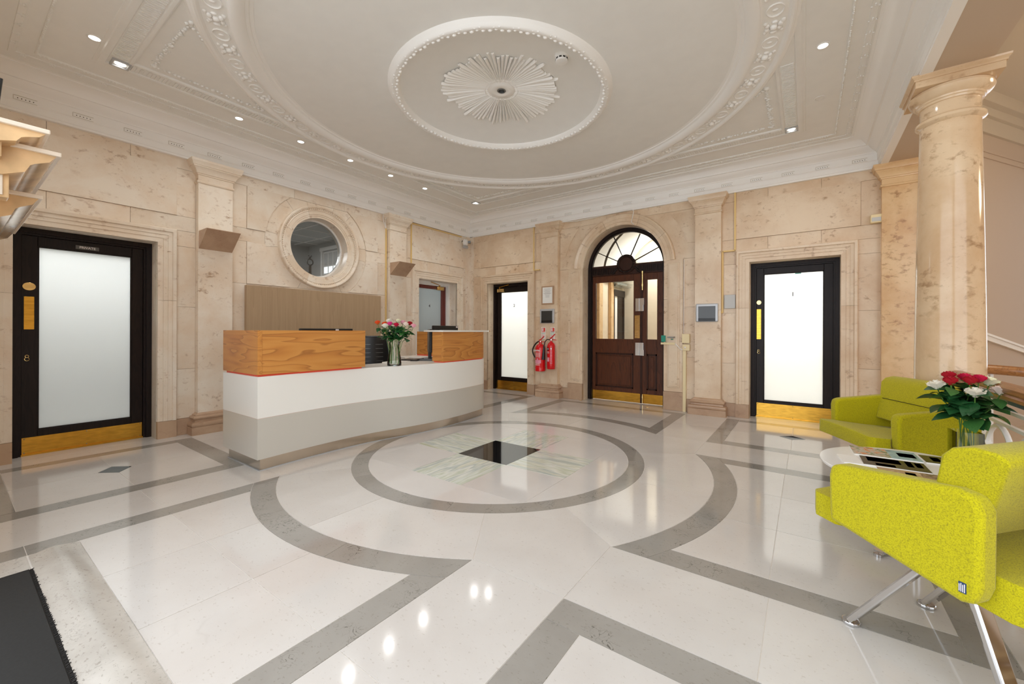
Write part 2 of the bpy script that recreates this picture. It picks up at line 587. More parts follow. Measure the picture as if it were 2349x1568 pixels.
for k in range(4):
    for a0, a1 in ((-th, 0), (0, th)):
        piece(arc(0, 0, RO0, 90 * k + a0, 90 * k + a1, 10) + arc(0, 0, RI1, 90 * k + a1, 90 * k + a0, 10), 'floor_white')
    r = Matrix.Rotation(PI / 2 * k, 2)
    cp = arc(0, 0, RI1, 90 - th, th, 8) + [(B0, A1), (B0, B0), (A1, B0)]
    piece([tuple(r @ Vector(p)) for p in cp], 'floor_white')
    # outer ring of the arm: cut straight along |t| = A1
    full = arc(0, 0, RO1, -40, 40, 40) + arc(0, 0, RO0, 40, -40, 40)
    full = clip(clip(full, 0, 1, A1), 0, -1, A1)
    c11, s11 = math.cos(math.radians(11)), math.sin(math.radians(11))
    for poly in (clip(full, s11, c11, 0), clip(clip(full, -s11, -c11, 0), -s11, c11, 0), clip(full, s11, -c11, 0)):
        piece([tuple(r @ Vector(p)) for p in poly], 'floor_grey', 'ring_stone')
for k in range(4):
    r = Matrix.Rotation(PI / 2 * k, 2)
    xi, xo, xe = (WXI, WXO, (3.55 if k == 0 else -XL + .01)) if k % 2 == 0 else (WYI, WYO, YR + .01)
    if k == 3:
        xi = xo = xe = 2.64
    tr = lambda P: [tuple(r @ Vector(p)) for p in P]
    for sg in (1, -1):
        fl = lambda P: tr([(x, y * sg) for x, y in P])
        # arm band
        circ = [(math.sqrt(RO1 ** 2 - y * y), y) for y in [A0 + (A1 - A0) * i / 6 for i in range(7)]]
        if k == 3 and sg:
            xo2 = 2.82
            piece(fl(rect(2.82, 3.15, A0, A1)), 'floor_grey', 'band_stone')
            piece(fl(circ + [(xo2, A1), (xo2, A0)]), 'floor_grey', 'band_stone')
        else:
            piece(fl(circ + [(xi, A1), (xi, A0)]), 'floor_grey', 'band_stone')
        # arm panel side slab, and outer/inner slabs
        ys = [.29 + (A0 - .29) * i / 10 for i in range(11)]
        circ2 = [(math.sqrt(RO1 ** 2 - y * y), y) for y in ys]
        xm = 2.243
        piece(fl(circ2 + [(xm, A0), (xm, .29)]), 'floor_white')
        piece(fl(rect(xm, xi, .29, A0)), 'floor_white')
    ys = [-.29 + .58 * i / 10 for i in range(11)]
    piece(tr([(math.sqrt(RO1 ** 2 - y * y), y) for y in ys] + [(xm, .29), (xm, -.29)]), 'floor_white')
    piece(tr(rect(xm, xi, -.29, .29)), 'floor_white')
    if k != 3:
        piece(tr(rect(xi, xo, -A1, A1)), 'floor_grey', 'band_stone')
        for y0, y1 in ((-A1, 0), (0, A1)):
            piece(tr(rect(xo, xe, y0, y1)), 'floor_white')
for sx in (1, -1):
    for sy in (1, -1):
        fl = lambda P: [(x * sx, y * sy) for x, y in P]
        ex = 3.55 if sx == 1 else -XL + .01
        ey = YR + .01 if sy == 1 else 3.20
        # corridors
        for x0, x1 in ((B0, 2.25), (2.25, ex)):
            piece(fl(rect(x0, x1, A1, B0)), 'floor_white')
        for y0, y1 in ((B0, 2.25), (2.25, ey)):
            piece(fl(rect(A1, B0, y0, y1)), 'floor_white')
        # corner panel borders
        piece(fl(rect(B0, WXO, B0, B1)), 'floor_grey', 'band_stone')
        piece(fl(rect(B0, B1, B1, WYO)), 'floor_grey', 'band_stone')
        piece(fl(rect(B1, WXO, WYI, WYO)), 'floor_grey', 'band_stone')
        piece(fl(rect(WXI, WXO, B1, WYI)), 'floor_grey', 'band_stone')
        cxp, cyp, hx, hy = 2.262, 2.246, .122, .102
        piece(fl([(cxp - hx, cyp), (cxp, cyp - hy), (cxp + hx, cyp), (cxp, cyp + hy)]), 'floor_black', 'diamond_tile')
        for ux in (1, -1):
            for uy in (1, -1):
                X = WXI if ux == 1 else B1
                Y = WYI if uy == 1 else B1
                piece(fl([(cxp + ux * hx, cyp), (X, cyp), (X, Y), (cxp, Y), (cxp, cyp + uy * hy)]), 'floor_white')
        piece(fl(rect(B0, ex, WYO, ey)), 'floor_white')
        piece(fl(rect(WXO, ex, B0, WYO)), 'floor_white')
# doorway thresholds in the walls
for t0 in (-2.72, 1.765):
    piece(rect(t0, t0 + .955, YR + .012, YR + .24), 'floor_white')
    piece(rect(XL - .24, XL - .012, t0, t0 + .955), 'floor_white')
piece(rect(-.67, .67, YR + .012, YR + .24), 'floor_white')
# entrance: worn threshold stone, marble edging and mat well
n = 14
rows = []
for x in [-.84 + 1.70 * i / 24 for i in range(25)]:
    row = []
    for j in range(n + 1):
        y = -2.642 - .176 * j / n
        u = j / n
        z = .0012 + .013 * math.sin(PI * u) ** 1.6 + .0008 * (1 + math.sin(x * 7 + j))
        row.append((x, y, z))
    rows.append(row[::-1])
g = G().grid(rows)
obj('threshold_stone', g, 'threshold_stone', floor, smooth=60)
piece(rect(-.86, -.655, -3.16, -2.822), 'threshold_stone', 'edging_stone', z=-.001)
piece(rect(.655, .86, -3.16, -2.822), 'threshold_stone', 'edging_stone', z=-.001)
g = G().box(-.655, .655, -3.4, -2.826, -.004, .0015)
for i in range(60):
    pass
mat_o = thing('entrance_mat', 'black rubber entrance mat set in the floor at the lower left', 'mat', (0, -3.1, -.002))
obj('mat_pad', G().box(-.640, .640, -.30, .268, 0, .006), 'rubber_mat', mat_o)
g = G()
for i in range(150):
    x = -.65 + 1.3 * i / 149 + random.uniform(-.004, .004)
    g.bar((x, .272, .003), (x + random.uniform(-.004, .004), .272 + random.uniform(.006, .014), .004 + random.uniform(0, .004)), .003, .002)
g.box(-.655, .655, .262, .283, -.001, .002)
g.box(-.652, -.64, -.30, .27, .0, .0065)
fr = obj('mat_bristle_edge', g, 'dark_gap', mat_o); fr['kind'] = 'stuff'
# ground continues outside and in the stair hall
tag(obj('floor_hall', G().box(3.62, 8.0, -3.6, 7.4, -.12, -.004), 'hall_floor'), 'tan stone floor of the stair hall beyond the column', 'floor', kind='structure')
tag(obj('floor_outside', G().box(-3.8, 8.0, -9.0, -3.6, -.12, -.004), 'threshold_stone'), 'stone paving behind the viewpoint outside the lobby', 'floor', kind='structure')

# ------------------------------------------------------------------ stone walls
def wroot(name, label, w):
    o = thing(name, label, 'wall', w[0], w[1], kind='structure')
    return o
WALL_STONE = ['stone']
def block(parent, poly, n=.006, mat='stone', name='stone_block', e=.0014, back=.02):
    if mat == 'stone':
        mat = WALL_STONE[0]
    if len(poly) < 3:
        return None
    return obj(name, G().pxz(inset(poly, e), back, -n), mat, parent)

def ring_sector(r_prof, a0, a1, cz, n=14, ct=0.0):
    """swept moulding around (ct, cz) in the wall plane; r_prof = [(r, projection)]"""
    g = G()
    vs = []
    k = len(r_prof)
    for i in range(n + 1):
        a = math.radians(a0 + (a1 - a0) * i / n)
        for r, p in r_prof:
            vs.append((ct + r * math.cos(a), -p, cz + r * math.sin(a)))
    fs = [(i * k + j + 1, i * k + j, (i + 1) * k + j, (i + 1) * k + j + 1) for i in range(n) for j in range(k - 1)]
    if abs(a1 - a0) < 359:
        fs += [tuple(range(k)), tuple(range(n * k, n * k + k))[::-1]]
    return g.add(vs, fs)

T0, T1 = 1.765, 2.72          # side doorway
ZO = 2.07                     # doorway head
ZJ = 2.905                    # frieze joint
P0, P1 = 1.105, 1.435         # pilaster
ARCH_PROF = [(0, .022), (0, .030), (.045, .030), (.047, .037), (.082, .037), (.084, .044), (.115, .044), (.122, .058), (.148, .060), (.155, .050), (.155, -.01)]

def architrave(parent, s, t0, t1):
    # head with mitred corners, two jambs split by a joint
    def strip(stations, name):
        g = G()
        k = len(ARCH_PROF)
        vs = []
        for st in stations:
            for d, p in ARCH_PROF:
                x, z = st(d)
                vs.append((x, -p, z))
        fs = []
        for i in range(len(stations) - 1):
            for j in range(k - 1):
                fs.append((i * k + j, i * k + j + 1, (i + 1) * k + j + 1, (i + 1) * k + j))
        fs += [tuple(range(k))[::-1], tuple(range((len(stations) - 1) * k, len(stations) * k))]
        g.add(vs, fs)
        return obj(name, g, WALL_STONE[0], parent)
    e = .0012
    strip([lambda d: (t0 - d, ZO + d), lambda d: (t1 + d, ZO + d)], 'architrave_head')
    for za, zb in ((.182, 1.46 - e), (1.46 + e, ZO)):
        strip([lambda d, za=za: (t0 - d, za), lambda d, zb=zb: (t0 - d, zb + (d if zb == ZO else 0))], 'architrave_jamb')
        strip([lambda d, zb=zb: (t1 + d, zb + (d if zb == ZO else 0)), lambda d, za=za: (t1 + d, za)], 'architrave_jamb')
    for a, b in ((t0 - .158, t0), (t1, t1 + .158)):
        block(parent, rect(a, b, 0, .18), .042, 'stone_plinth', 'plinth_block', e=.0005)

def pilaster(parent, t0, t1, mat=None, n0=.09):
    mat = mat or WALL_STONE[0]
    def ringed(prof, name, par, cap_top=False):
        g = G()
        vs = []
        for o, z in prof:
            vs += [(t0 - o, .01, z), (t0 - o, -n0 - o, z), (t1 + o, -n0 - o, z), (t1 + o, .01, z)]
        fs = []
        for i in range(len(prof) - 1):
            for j in range(3):
                fs.append((i * 4 + j, i * 4 + j + 1, (i + 1) * 4 + j + 1, (i + 1) * 4 + j))
        fs.append((0, 3, 2, 1)); L = 4 * (len(prof) - 1); fs.append((L, L + 1, L + 2, L + 3))
        g.add(vs, fs)
        return obj(name, g, mat if name != 'pilaster_base' else 'stone_plinth', par, smooth=30)
    sh = ringed([(0, .225), (0, 2.80)], 'pilaster', parent)
    sh.data.polygons.foreach_set('use_smooth', [False] * len(sh.data.polygons))
    ringed([(0, 2.775), (.012, 2.78), (.016, 2.79), (.012, 2.80), (.002, 2.805), (.002, 2.865), (.010, 2.868), (.012, 2.88), (.022, 2.884), (.026, 2.90),
            (.036, 2.92), (.050, 2.938), (.060, 2.946), (.060, 2.955), (.068, 2.958), (.074, 2.985), (.082, 2.998), (.082, 3.022)], 'pilaster_capital', sh)
    ringed([(.075, 0), (.075, .085), (.066, .087), (.074, .10), (.075, .115), (.068, .130), (.050, .134), (.040, .140), (.036, .155), (.044, .166),
            (.052, .172), (.054, .185), (.046, .198), (.030, .202), (.026, .214), (.010, .222), (.0, .232)], 'pilaster_base', sh)
    return sh

def side_bay(parent, s, t_end):
    R = lambda a, b, z0, z1: rect(min(a * s, b * s), max(a * s, b * s), z0, z1)
    for a, b in ((P1, 1.974), (1.974, 2.531), (2.531, t_end)):
        block(parent, R(a, b, ZJ, 3.03))
        block(parent, R(a, b, 2.23, 2.39))
    block(parent, R(P1, 1.605, 2.39, ZJ)); block(parent, R(2.90, t_end, 2.39, ZJ))
    block(parent, R(1.605, 2.90, 2.39, ZJ), .018, name='raised_panel')
    block(parent, R(P1, T0 - .15, 2.06, 2.23)); block(parent, R(T1 + .15, t_end, 2.06, 2.23))
    block(parent, R(T0 - .16, T1 + .16, 2.20, 2.231))
    for z0, z1 in ((.18, .72), (.72, 1.40), (1.40, 2.06)):
        block(parent, R(P1, T0 - .15, z0, z1)); block(parent, R(T1 + .15, t_end, z0, z1))
    block(parent, R(P1, T0 - .155, 0, .18), .016, 'stone_plinth', 'plinth_block'); block(parent, R(T1 + .155, t_end, 0, .18), .016, 'stone_plinth', 'plinth_block')
    architrave(parent, s, *sorted((T0 * s, T1 * s)))

# left wall with the round window
wall_left = wroot('wall_left', 'beige fossil stone wall with two doorways and a round window', WL)
ZCO, RCO = 2.305, .41
g = G()
D0, D1 = .012, .25
g.pxz(rect(-3.6, -T1, -.1, 3.4), D1, D0)
g.pxz(rect(-T1, -T0, ZO, 3.4), D1, D0)
g.pxz(rect(-T0, -.5, -.1, 3.4), D1, D0)
g.pxz([(-.5, 3.4), (-.5, -.1), (0, -.1)] + arc(0, ZCO, RCO, 270, 90, 32) + [(0, 3.4)], D1, D0)
g.pxz([(.5, 3.4), (.5, -.1), (0, -.1)] + arc(0, ZCO, RCO, -90, 90, 32) + [(0, 3.4)], D1, D0)
g.pxz(rect(.5, T0, -.1, 3.4), D1, D0)
g.pxz(rect(T0, T1, ZO, 3.4), D1, D0)
g.pxz(rect(T1, 3.36, -.1, 3.4), D1, D0)
obj('wall_backing', g, 'stone', wall_left)
side_bay(wall_left, -1, 3.40)
side_bay(wall_left, 1, 3.108)
for s in (-1, 1):
    pilaster(wall_left, *sorted((P0 * s, P1 * s)))
    R = lambda a, b, z0, z1: rect(min(a * s, b * s), max(a * s, b * s), z0, z1)
    for z0, z1 in ((.18, .95), (.95, 1.715), (1.715, 2.229), (2.229, 2.388), (2.388, ZJ)):
        if (z0, z1) != (2.229, 2.388):
            block(wall_left, R(.927, P0, z0, z1))
    RV = .722
    up = [(x * s, z) for x, z in [(.927, ZJ), (math.sqrt(RV ** 2 - (ZJ - ZCO) ** 2), ZJ)] + arc(0, ZCO, RV, math.degrees(math.asin((ZJ - ZCO) / RV)), math.degrees(math.asin((2.388 - ZCO) / RV)), 12) + [(.927, 2.388)]]
    block(wall_left, up, .018, name='raised_panel')
    dn = [(x * s, z) for x, z in [(.927, 1.715), (math.sqrt(RV ** 2 - (ZCO - 1.715) ** 2), 1.715)] + arc(0, ZCO, RV, -math.degrees(math.asin((ZCO - 1.715) / RV)), math.degrees(math.asin((2.229 - ZCO) / RV)), 12) + [(.927, 2.229)]]
    block(wall_left, dn, .018, name='raised_panel')
    md = [(x * s, z) for x, z in [(P0, 2.388), (P0, 2.229)] + arc(0, ZCO, RV, math.degrees(math.asin((2.229 - ZCO) / RV)), math.degrees(math.asin((2.388 - ZCO) / RV)), 4)]
    block(wall_left, md)
    block(wall_left, R(.36, P0, ZJ, 3.03))
    block(wall_left, R(0, .927, .18, 1.715)); block(wall_left, R(0, P0, 0, .18), .016, 'stone_plinth', 'plinth_block')
block(wall_left, rect(-.36, .36, ZJ, 3.03))
for a0, a1 in ((-62, -8), (-8, 8), (8, 50), (50, 72), (72, 108), (108, 130), (130, 172), (172, 188), (188, 242), (242, 298)):
    poly = arc(0, ZCO, RV, a0, a1, 10) + arc(0, ZCO, .555, a1, a0, 10)
    block(wall_left, clip(clip(poly, 0, 1, ZJ), 0, -1, -1.715), .004, name='voussoir')

# round window
win1 = wthing('window_1', 'round stone-framed window with carved bead ring in the left wall', 'window', WL, 0, 0, ZCO, kind='structure')
prof = [(.41, -.02), (.41, .012), (.435, .014), (.437, .022), (.455, .022), (.457, .030), (.500, .034), (.505, .042), (.512, .040), (.522, .030), (.530, .044),
        (.545, .062), (.560, .066), (.570, .058), (.573, .03), (.573, -.01)]
for k in range(8):
    a = 22 + 45 * k
    obj('frame_segment', ring_sector(prof, a + .1, a + 44.9, 0, 12), 'stone', win1, smooth=30)
g = G()
for i in range(120):
    a = 2 * PI * i / 120
    g.ball((.526 * math.cos(a), -.038, .526 * math.sin(a)), .0105, 6, 4, (1, 1, 1))
bd = obj('bead_ring', g, 'stone', win1, smooth=60); bd['kind'] = 'stuff'
obj('reveal', ring_sector([(.41, .0), (.408, -.16)], 0, 360, 0, 48), 'stone', win1, smooth=60)
obj('white_rim', ring_sector([(.412, -.14), (.385, -.14), (.385, -.17), (.412, -.17)], 0, 360, 0, 48), 'white_paint', win1, smooth=40)
g = G().prism(arc(0, 0, .40, 0, 359, 47), .150, .156, lambda u, v, w: (u, w, v))
obj('glass_pane', g, 'oculus_glass', win1)

# back wall with the arched entrance
WALL_STONE[0] = 'stone_back'
wall_back = wroot('wall_back', 'beige fossil stone wall with an arched double door between two doors', WB)
ZA, RA = 2.16, .66
g = G()
g.pxz(rect(XL - .25, -T1, -.1, 3.4), D1, D0)
g.pxz(rect(-T1, -T0, ZO, 3.4), D1, D0)
g.pxz(rect(-T0, -RA, -.1, 3.4), D1, D0)
g.pxz([(-RA, ZA)] + arc(0, ZA, RA, 180, 0, 40) + [(RA, 3.4), (-RA, 3.4)], D1, D0)
g.pxz(rect(RA, T0, -.1, 3.4), D1, D0)
g.pxz(rect(T0, T1, ZO, 3.4), D1, D0)
g.pxz(rect(T1, 3.42, -.1, 3.4), D1, D0)
obj('wall_backing', g, 'stone_back', wall_back)
side_bay(wall_back, -1, 3.20)
side_bay(wall_back, 1, 3.10)
for s in (-1, 1):
    pilaster(wall_back, *sorted((P0 * s, P1 * s)))
    R = lambda a, b, z0, z1: rect(min(a * s, b * s), max(a * s, b * s), z0, z1)
    for z0, z1 in ((.18, .78), (.78, 1.50), (1.50, 2.20)):
        block(wall_back, R(.93, P0, z0, z1))
    block(wall_back, R(.93, P0, 0, .18), .016, 'stone_plinth', 'plinth_block')
    # jamb pilaster with raised strip
    for z0, z1 in ((.27, 1.0), (1.0, 1.62), (1.62, 2.20)):
        block(wall_back, R(RA, .93, z0, z1), .028)
    block(wall_back, R(RA, .935, 0, .27), .046, 'stone_plinth', 'plinth_block')
    g = G().pxz(R(.715, .885, .33, 2.15), .0, -.040)
    g.pxz(R(.735, .865, .35, 2.13), .0, -.050)
    obj('jamb_panel', g, 'stone_back', wall_back, bevel=.006)
    # spandrel
    sp = [(x * s, z) for x, z in [(P0, 2.20), (P0, ZJ)] + [(math.sqrt(max(0, .822 ** 2 - (ZJ - ZA) ** 2)), ZJ)] + arc(0, ZA, .822, math.degrees(math.asin((ZJ - ZA) / .822)), math.degrees(math.asin(.04 / .822)), 14)]
    block(wall_back, sp)
    a_hi, a_lo = math.degrees(math.asin((2.87 - ZA) / 1.02)), math.degrees(math.asin((2.42 - ZA) / 1.02))
    sp2 = [(x * s, z) for x, z in arc(0, ZA, 1.02, a_hi, a_lo, 8) + [(1.10, 2.42), (1.10, 2.87)]]
    block(wall_back, sp2, .016, name='raised_panel')
    block(wall_back, R(.25, P0, ZJ, 3.03))
block(wall_back, rect(-.25, .25, ZJ, 3.03))
VP = [(.66, .0), (.66, .030), (.705, .030), (.708, .040), (.755, .041), (.760, .048), (.780, .054), (.800, .062), (.815, .060), (.822, .048), (.822, -.01)]
for a0, a1 in ((2.5, 33), (33, 68), (68, 112), (112, 147), (147, 177.5)):
    obj('voussoir', ring_sector(VP, a0 + .1, a1 - .1, ZA, 12), 'stone_back', wall_back, smooth=25)
pilaster(wall_back, 3.075, 3.405, 'stone_warm')
# corner strips
for par, a, b in ((wall_left, 2.985, 3.104), (wall_back, -3.20, -3.08)):
    g = G().box(a, b, -.035, .02, .18, 2.93)
    obj('corner_strip', g, 'stone', par)
    g = G().box(a - .01, b, -.048, .02, 2.93, 3.03).box(a - .004, b, -.041, .02, 2.80, 2.815)
    obj('corner_capital', g, 'stone', par)

# ------------------------------------------------------------------ doors
def glazed_door(name, label, w, t0, t1, frame_mat, leaf_mat, glass_mat, stile_l, stile_r, top, glz, kick=(.01, .16), num=None, frame_w=.045, white=False):
    r = wthing(name, label, 'door', w, (t0 + t1) / 2, 0, 0, kind='structure')
    h = (t1 - t0) / 2
    g = G()
    fw = frame_w
    for y0, y1, ex in ((.17, .245, 0), (.19, .235, .018)):
        f2 = fw + ex
        g.pxz([(-h, 0), (-h + f2, 0), (-h + f2, ZO - f2), (h - f2, ZO - f2), (h - f2, 0), (h, 0), (h, ZO), (-h, ZO)], y1, y0)
    obj('door_frame', g, frame_mat, r)
    a, b = -h + fw + .018, h - fw - .018
    zt = ZO - fw - .018
    gx0, gx1, gz0, gz1 = a + stile_l, b - stile_r, glz[0], glz[1]
    leaf = G()
    leaf.pxz(rect(a, gx0, .012, zt), .26, .215)
    leaf.pxz(rect(gx1, b, .012, zt), .26, .215)
    leaf.pxz(rect(gx0, gx1, gz1, zt), .258, .217)
    leaf.pxz(rect(gx0, gx1, .012, gz0), .258, .217)
    lf = obj('door_leaf', leaf, leaf_mat, r, bevel=.003, seg=1)
    obj('glass_pane', G().pxz(rect(gx0 + .004, gx1 - .004, gz0 + .004, gz1 - .004), .244, .236), glass_mat, lf)
    g = G()
    e = .010
    for q4 in (rect(gx0, gx0 + e, gz0, gz1), rect(gx1 - e, gx1, gz0, gz1), rect(gx0, gx1, gz0, gz0 + e), rect(gx0, gx1, gz1 - e, gz1)):
        g.pxz(q4, .238, .222)
    obj('glazing_bead', g, leaf_mat, lf)
    obj('door_sill', G().box(a, b, .19, .27, -.002, .014), 'brass', r)
    if kick:
        k = obj('kick_plate', G().pxz(rect(a + .006, b - .006, *kick), .217, .212), 'brass', lf)
        g = G()
        for xx in (a + .02, 0, b - .02):
            for zz in (kick[0] + .012, kick[1] - .012):
                g.ball((xx, .212, zz), .005, 6, 4)
        sc = obj('screw', g, 'grey_metal', k); sc['kind'] = 'stuff'
    return r, lf, (a, b, gx0, gx1, gz0, gz1, zt)

def oval(parent, x, z, y, rx, rz, mat, name, d=.004):
    return obj(name, G().prism([(x + rx * math.cos(2 * PI * i / 28), z + rz * math.sin(2 * PI * i / 28)) for i in range(28)], y, y - d, lambda u, v, w: (u, w, v)), mat, parent, bevel=.001)

def keyhole(parent, x, z, y):
    g = G().tube([(x + .011 * math.cos(2 * PI * i / 14), y, z + .014 + .011 * math.sin(2 * PI * i / 14)) for i in range(15)], .003, 6)
    g.tube([(x + .014 * math.cos(2 * PI * i / 14), y, z - .012 + .016 * math.sin(2 * PI * i / 14)) for i in range(15)], .0035, 6)
    obj('key_escutcheon', g, 'brass_pale', parent, smooth=60)

# door_1: private office on the left wall
d1, lf, (a, b, gx0, gx1, gz0, gz1, zt) = glazed_door('door_1', 'dark wooden door with frosted pane marked PRIVATE in the left wall', WL, -T1, -T0,
        'black_wood', 'black_wood', 'frosted_glass', .098, .088, .1, (.222, 1.916), (.012, .162))
oval(lf, a + .047, 1.54, .214, .040, .036, 'brass_pale', 'brass_oval')
obj('push_plate', G().pxz(rect(a + .016, a + .078, 1.148, 1.447), .216, .211), 'brass', lf, bevel=.001)
keyhole(lf, a + .035, .89, .212)
pl = obj('name_plate', G().pxz(rect(-.078, .082, 1.932, 1.968), .216, .211), 'office_dark', lf)
text('lettering', 'PRIVATE', .030, 'label_white', lf, (.002, .2102, 1.9495), bold=.0004)
# door_2: meeting room 1 on the back wall
d2, lf, (a, b, gx0, gx1, gz0, gz1, zt) = glazed_door('door_2', 'dark wooden door with bright frosted pane numbered 1, behind the armchairs', WB, T0, T1,
        'black_wood', 'black_wood', 'frosted_glass', .085, .092, .1, (.222, 1.926), (.012, .188))
oval(lf, a + .030, 1.545, .214, .028, .030, 'brass_pale', 'brass_oval')
obj('push_plate', G().pxz(rect(a + .004, a + .056, 1.048, 1.455), .216, .211), 'brass', lf, bevel=.001)
keyhole(lf, a + .028, .882, .212)
text('numeral', '1', .075, 'ink', lf, ((gx0 + gx1) / 2, .2345, 1.64), bold=.0016)
obj('door_sticker', G().pxz(rect(.02, .085, gz1 - .022, gz1 - .004), .2355, .2345), 'green_button', lf)
# door_3: meeting room 2 on the back wall
d3, lf, (a, b, gx0, gx1, gz0, gz1, zt) = glazed_door('door_3', 'dark wooden door with pale frosted pane numbered 2 beside the fire extinguishers', WB, -T1, -T0,
        'black_wood', 'black_wood', 'frosted_glass', .085, .092, .1, (.235, 1.912), (.012, .17))
text('numeral', '2', .075, 'ink', lf, ((gx0 + gx1) / 2 - .01, .2345, 1.64), bold=.0016)
# door_4: meeting room 4 on the left wall
d4, lf4, (a, b, gx0, gx1, gz0, gz1, zt) = glazed_door('door_4', 'red-brown door with grey frosted pane numbered 4 behind the reception desk', WL, T0, T1,
        'white_paint', 'red_wood', 'frosted_dim', .085, .10, .1, (.235, 1.95), None, frame_w=.05)
text('numeral', '4', .075, 'ink', lf4, (.01, .2345, 1.615), bold=.0016)

def closer(parent, x, z, y, flip, body='brass_pale'):
    g = G().box(x, x + .17, y - .045, y, z - .045, z + .02)
    c = obj('door_closer', g, body, parent, bevel=.004)
    g = G().bar((x + .06, y - .03, z + .05), (x + .06 + .26 * flip, y - .08, z + .085), .020, .010)
    g.bar((x + .06, y - .03, z + .0), (x + .06, y - .03, z + .06), .018, .018)
    obj('closer_arm', g, 'brass', c)
closer(d3, -.39, 1.955, .215, 1)
closer(d4, .16, 1.97, .215, -1)

# arched entrance: door_5
d5 = wthing('door_5', 'dark mahogany arched double door with fanlight in the back wall', 'door', WB, 0, 0, 0, kind='structure')
h = .655
g = G()
fa, fb = .655, .590
poly = [(fa, 0)] + arc(0, ZA, fa, 0, 180, 40) + [(-fa, 0), (-fb - .015, 0)] + arc(0, ZA, fb + .015, 180, 0, 40) + [(fb + .015, 0)]
g.pxz(poly, .245, .165)
poly = [(fa - .03, 0)] + arc(0, ZA, fa - .03, 0, 180, 40) + [(-fa + .03, 0), (-fb, 0)] + arc(0, ZA, fb, 180, 0, 40) + [(fb, 0)]
g.pxz(poly, .24, .185)
obj('door_frame', g, 'black_wood', d5, smooth=30)
obj('transom', G().pxz(rect(-.60, .60, 2.07, 2.235), .25, .200), 'dark_wood', d5)
for i in range(44):
    x = -.585 + 1.17 * i / 43
    if abs(x) > .17:
        pass
fl_me = me_of(G().pxz([(-.009, 2.092), (.009, 2.092), (.009, 2.198), (.0, 2.206), (-.009, 2.198)], .2, .190), 'flute')
fl_me.materials.append(M['black_wood'])
for i in range(40):
    x = -.575 + 1.15 * i / 39
    if abs(x) > .19:
        o = obj('flute', fl_me, 'black_wood', d5); o.location = (x, 0, 0)
rz = 2.236
ro = obj('roundel', ring_sector([(.001, .0), (.105, .0), (.112, .012), (.125, .022), (.142, .022), (.155, .010), (.158, -.03)], 0, 360, rz, 40), 'dark_wood', d5, smooth=40)
ro.location = (0, .195, 0)
g = G()
for i in range(26):
    a = 2 * PI * i / 26
    g.ball((.131 * math.cos(a), -.02, rz + .131 * math.sin(a)), .017, 6, 4, (1, .6, 1))
lb = obj('leaf_border', g, 'black_wood', ro, smooth=60); lb['kind'] = 'stuff'
for ax in (-1, 1):
    g = G()
    for i in range(7):
        g.ball((ax * (.15 + .012 * i), .19, 2.20 - .012 * i - .03), .016, 6, 4, (1, .6, 1.2))
    c = obj('scroll', g, 'black_wood', d5, smooth=60); c['kind'] = 'stuff'
g = G()
for a in (24, 66, 114, 148):
    pass
for ang in (30, 68, 112, 148):
    a = math.radians(ang)
    o = obj('glazing_bar', G().bar((.15 * math.cos(a), .225, rz - .03 + .15 * math.sin(a)), (.585 * math.cos(a), .225, ZA + .585 * math.sin(a)), .014, .02, up=(0, 1, 0)), 'black_wood', d5)
obj('glass_pane', G().prism(clip(arc(0, ZA, .588, 0, 180, 40), 0, -1, -2.23), .236, .230, lambda u, v, w: (u, w, v)), 'clear_glass', d5)
def panelled(x0, x1, gx0, gx1, name):
    g = G()
    zt = 2.07
    g.pxz(rect(x0, gx0, .01, zt), .262, .215); g.pxz(rect(gx1, x1, .01, zt), .262, .215)
    for z0, z1 in ((.01, .225), (.79, 1.023), (1.963, zt)):
        g.pxz(rect(gx0, gx1, z0, z1), .26, .217)
    lf = obj(name, g, 'mahogany', d5, bevel=.003, seg=1)
    obj('lower_panel', G().pxz(rect(gx0 - .005, gx1 + .005, .22, .795), .25, .236).pxz(rect(gx0 + .05, gx1 - .05, .27, .745), .24, .228), 'mahogany', lf, bevel=.004, seg=1)
    g = G()
    e = .022
    for q4 in (rect(gx0, gx0 + e, .225, .79), rect(gx1 - e, gx1, .225, .79), rect(gx0, gx1, .225, .225 + e), rect(gx0, gx1, .79 - e, .79)):
        g.pxz(q4, .24, .214)
    obj('panel_moulding', g, 'dark_wood', lf)
    obj('glass_pane', G().pxz(rect(gx0 - .003, gx1 + .003, 1.02, 1.966), .243, .237), 'clear_glass', lf)
    obj('kick_plate', G().pxz(rect(x0 + .012, x1 - .012, .012, .158), .217, .212), 'brass', lf)
    return lf
lfL = panelled(-.60, .246, -.535, .118, 'door_leaf')
lfR = panelled(.250, .60, .333, .492, 'door_leaf')
obj('meeting_strip', G().pxz(rect(.232, .264, .01, 2.07), .217, .206), 'dark_wood', lfL)
obj('push_plate', G().pxz(rect(.140, .222, 1.04, 1.403), .216, .210), 'brass_pale', lfL)
for z0 in (.765, 1.467):
    o = obj('electric_lock', G().pxz(rect(.160, .225, z0, z0 + .205), .216, .180).pxz(rect(.228, .29, z0, z0 + .205), .216, .180), 'satin_chrome', lfL if z0 < 1 else lfR, bevel=.003)
    obj('lock_bracket', G().pxz(rect(.288, .302, z0 + (.0 if z0 < 1 else .10), z0 + (.09 if z0 < 1 else .205)), .216, .170), 'satin_chrome', lfR)
g = G().tube([(.268, .195, 1.80), (.268, .195, 2.10)], .013, 10)
g.tube([(.268, .195, 1.86), (.268, .195, 1.90)], .019, 10); g.tube([(.268, .195, 2.07), (.268, .195, 2.10)], .019, 10)
obj('flush_bolt', g, 'brass_pale', lfR, smooth=40)
g = G().tube([(.272, .20, .015), (.272, .20, .155)], .010, 8).tube([(.272, .20, .10), (.272, .20, .125)], .015, 8)
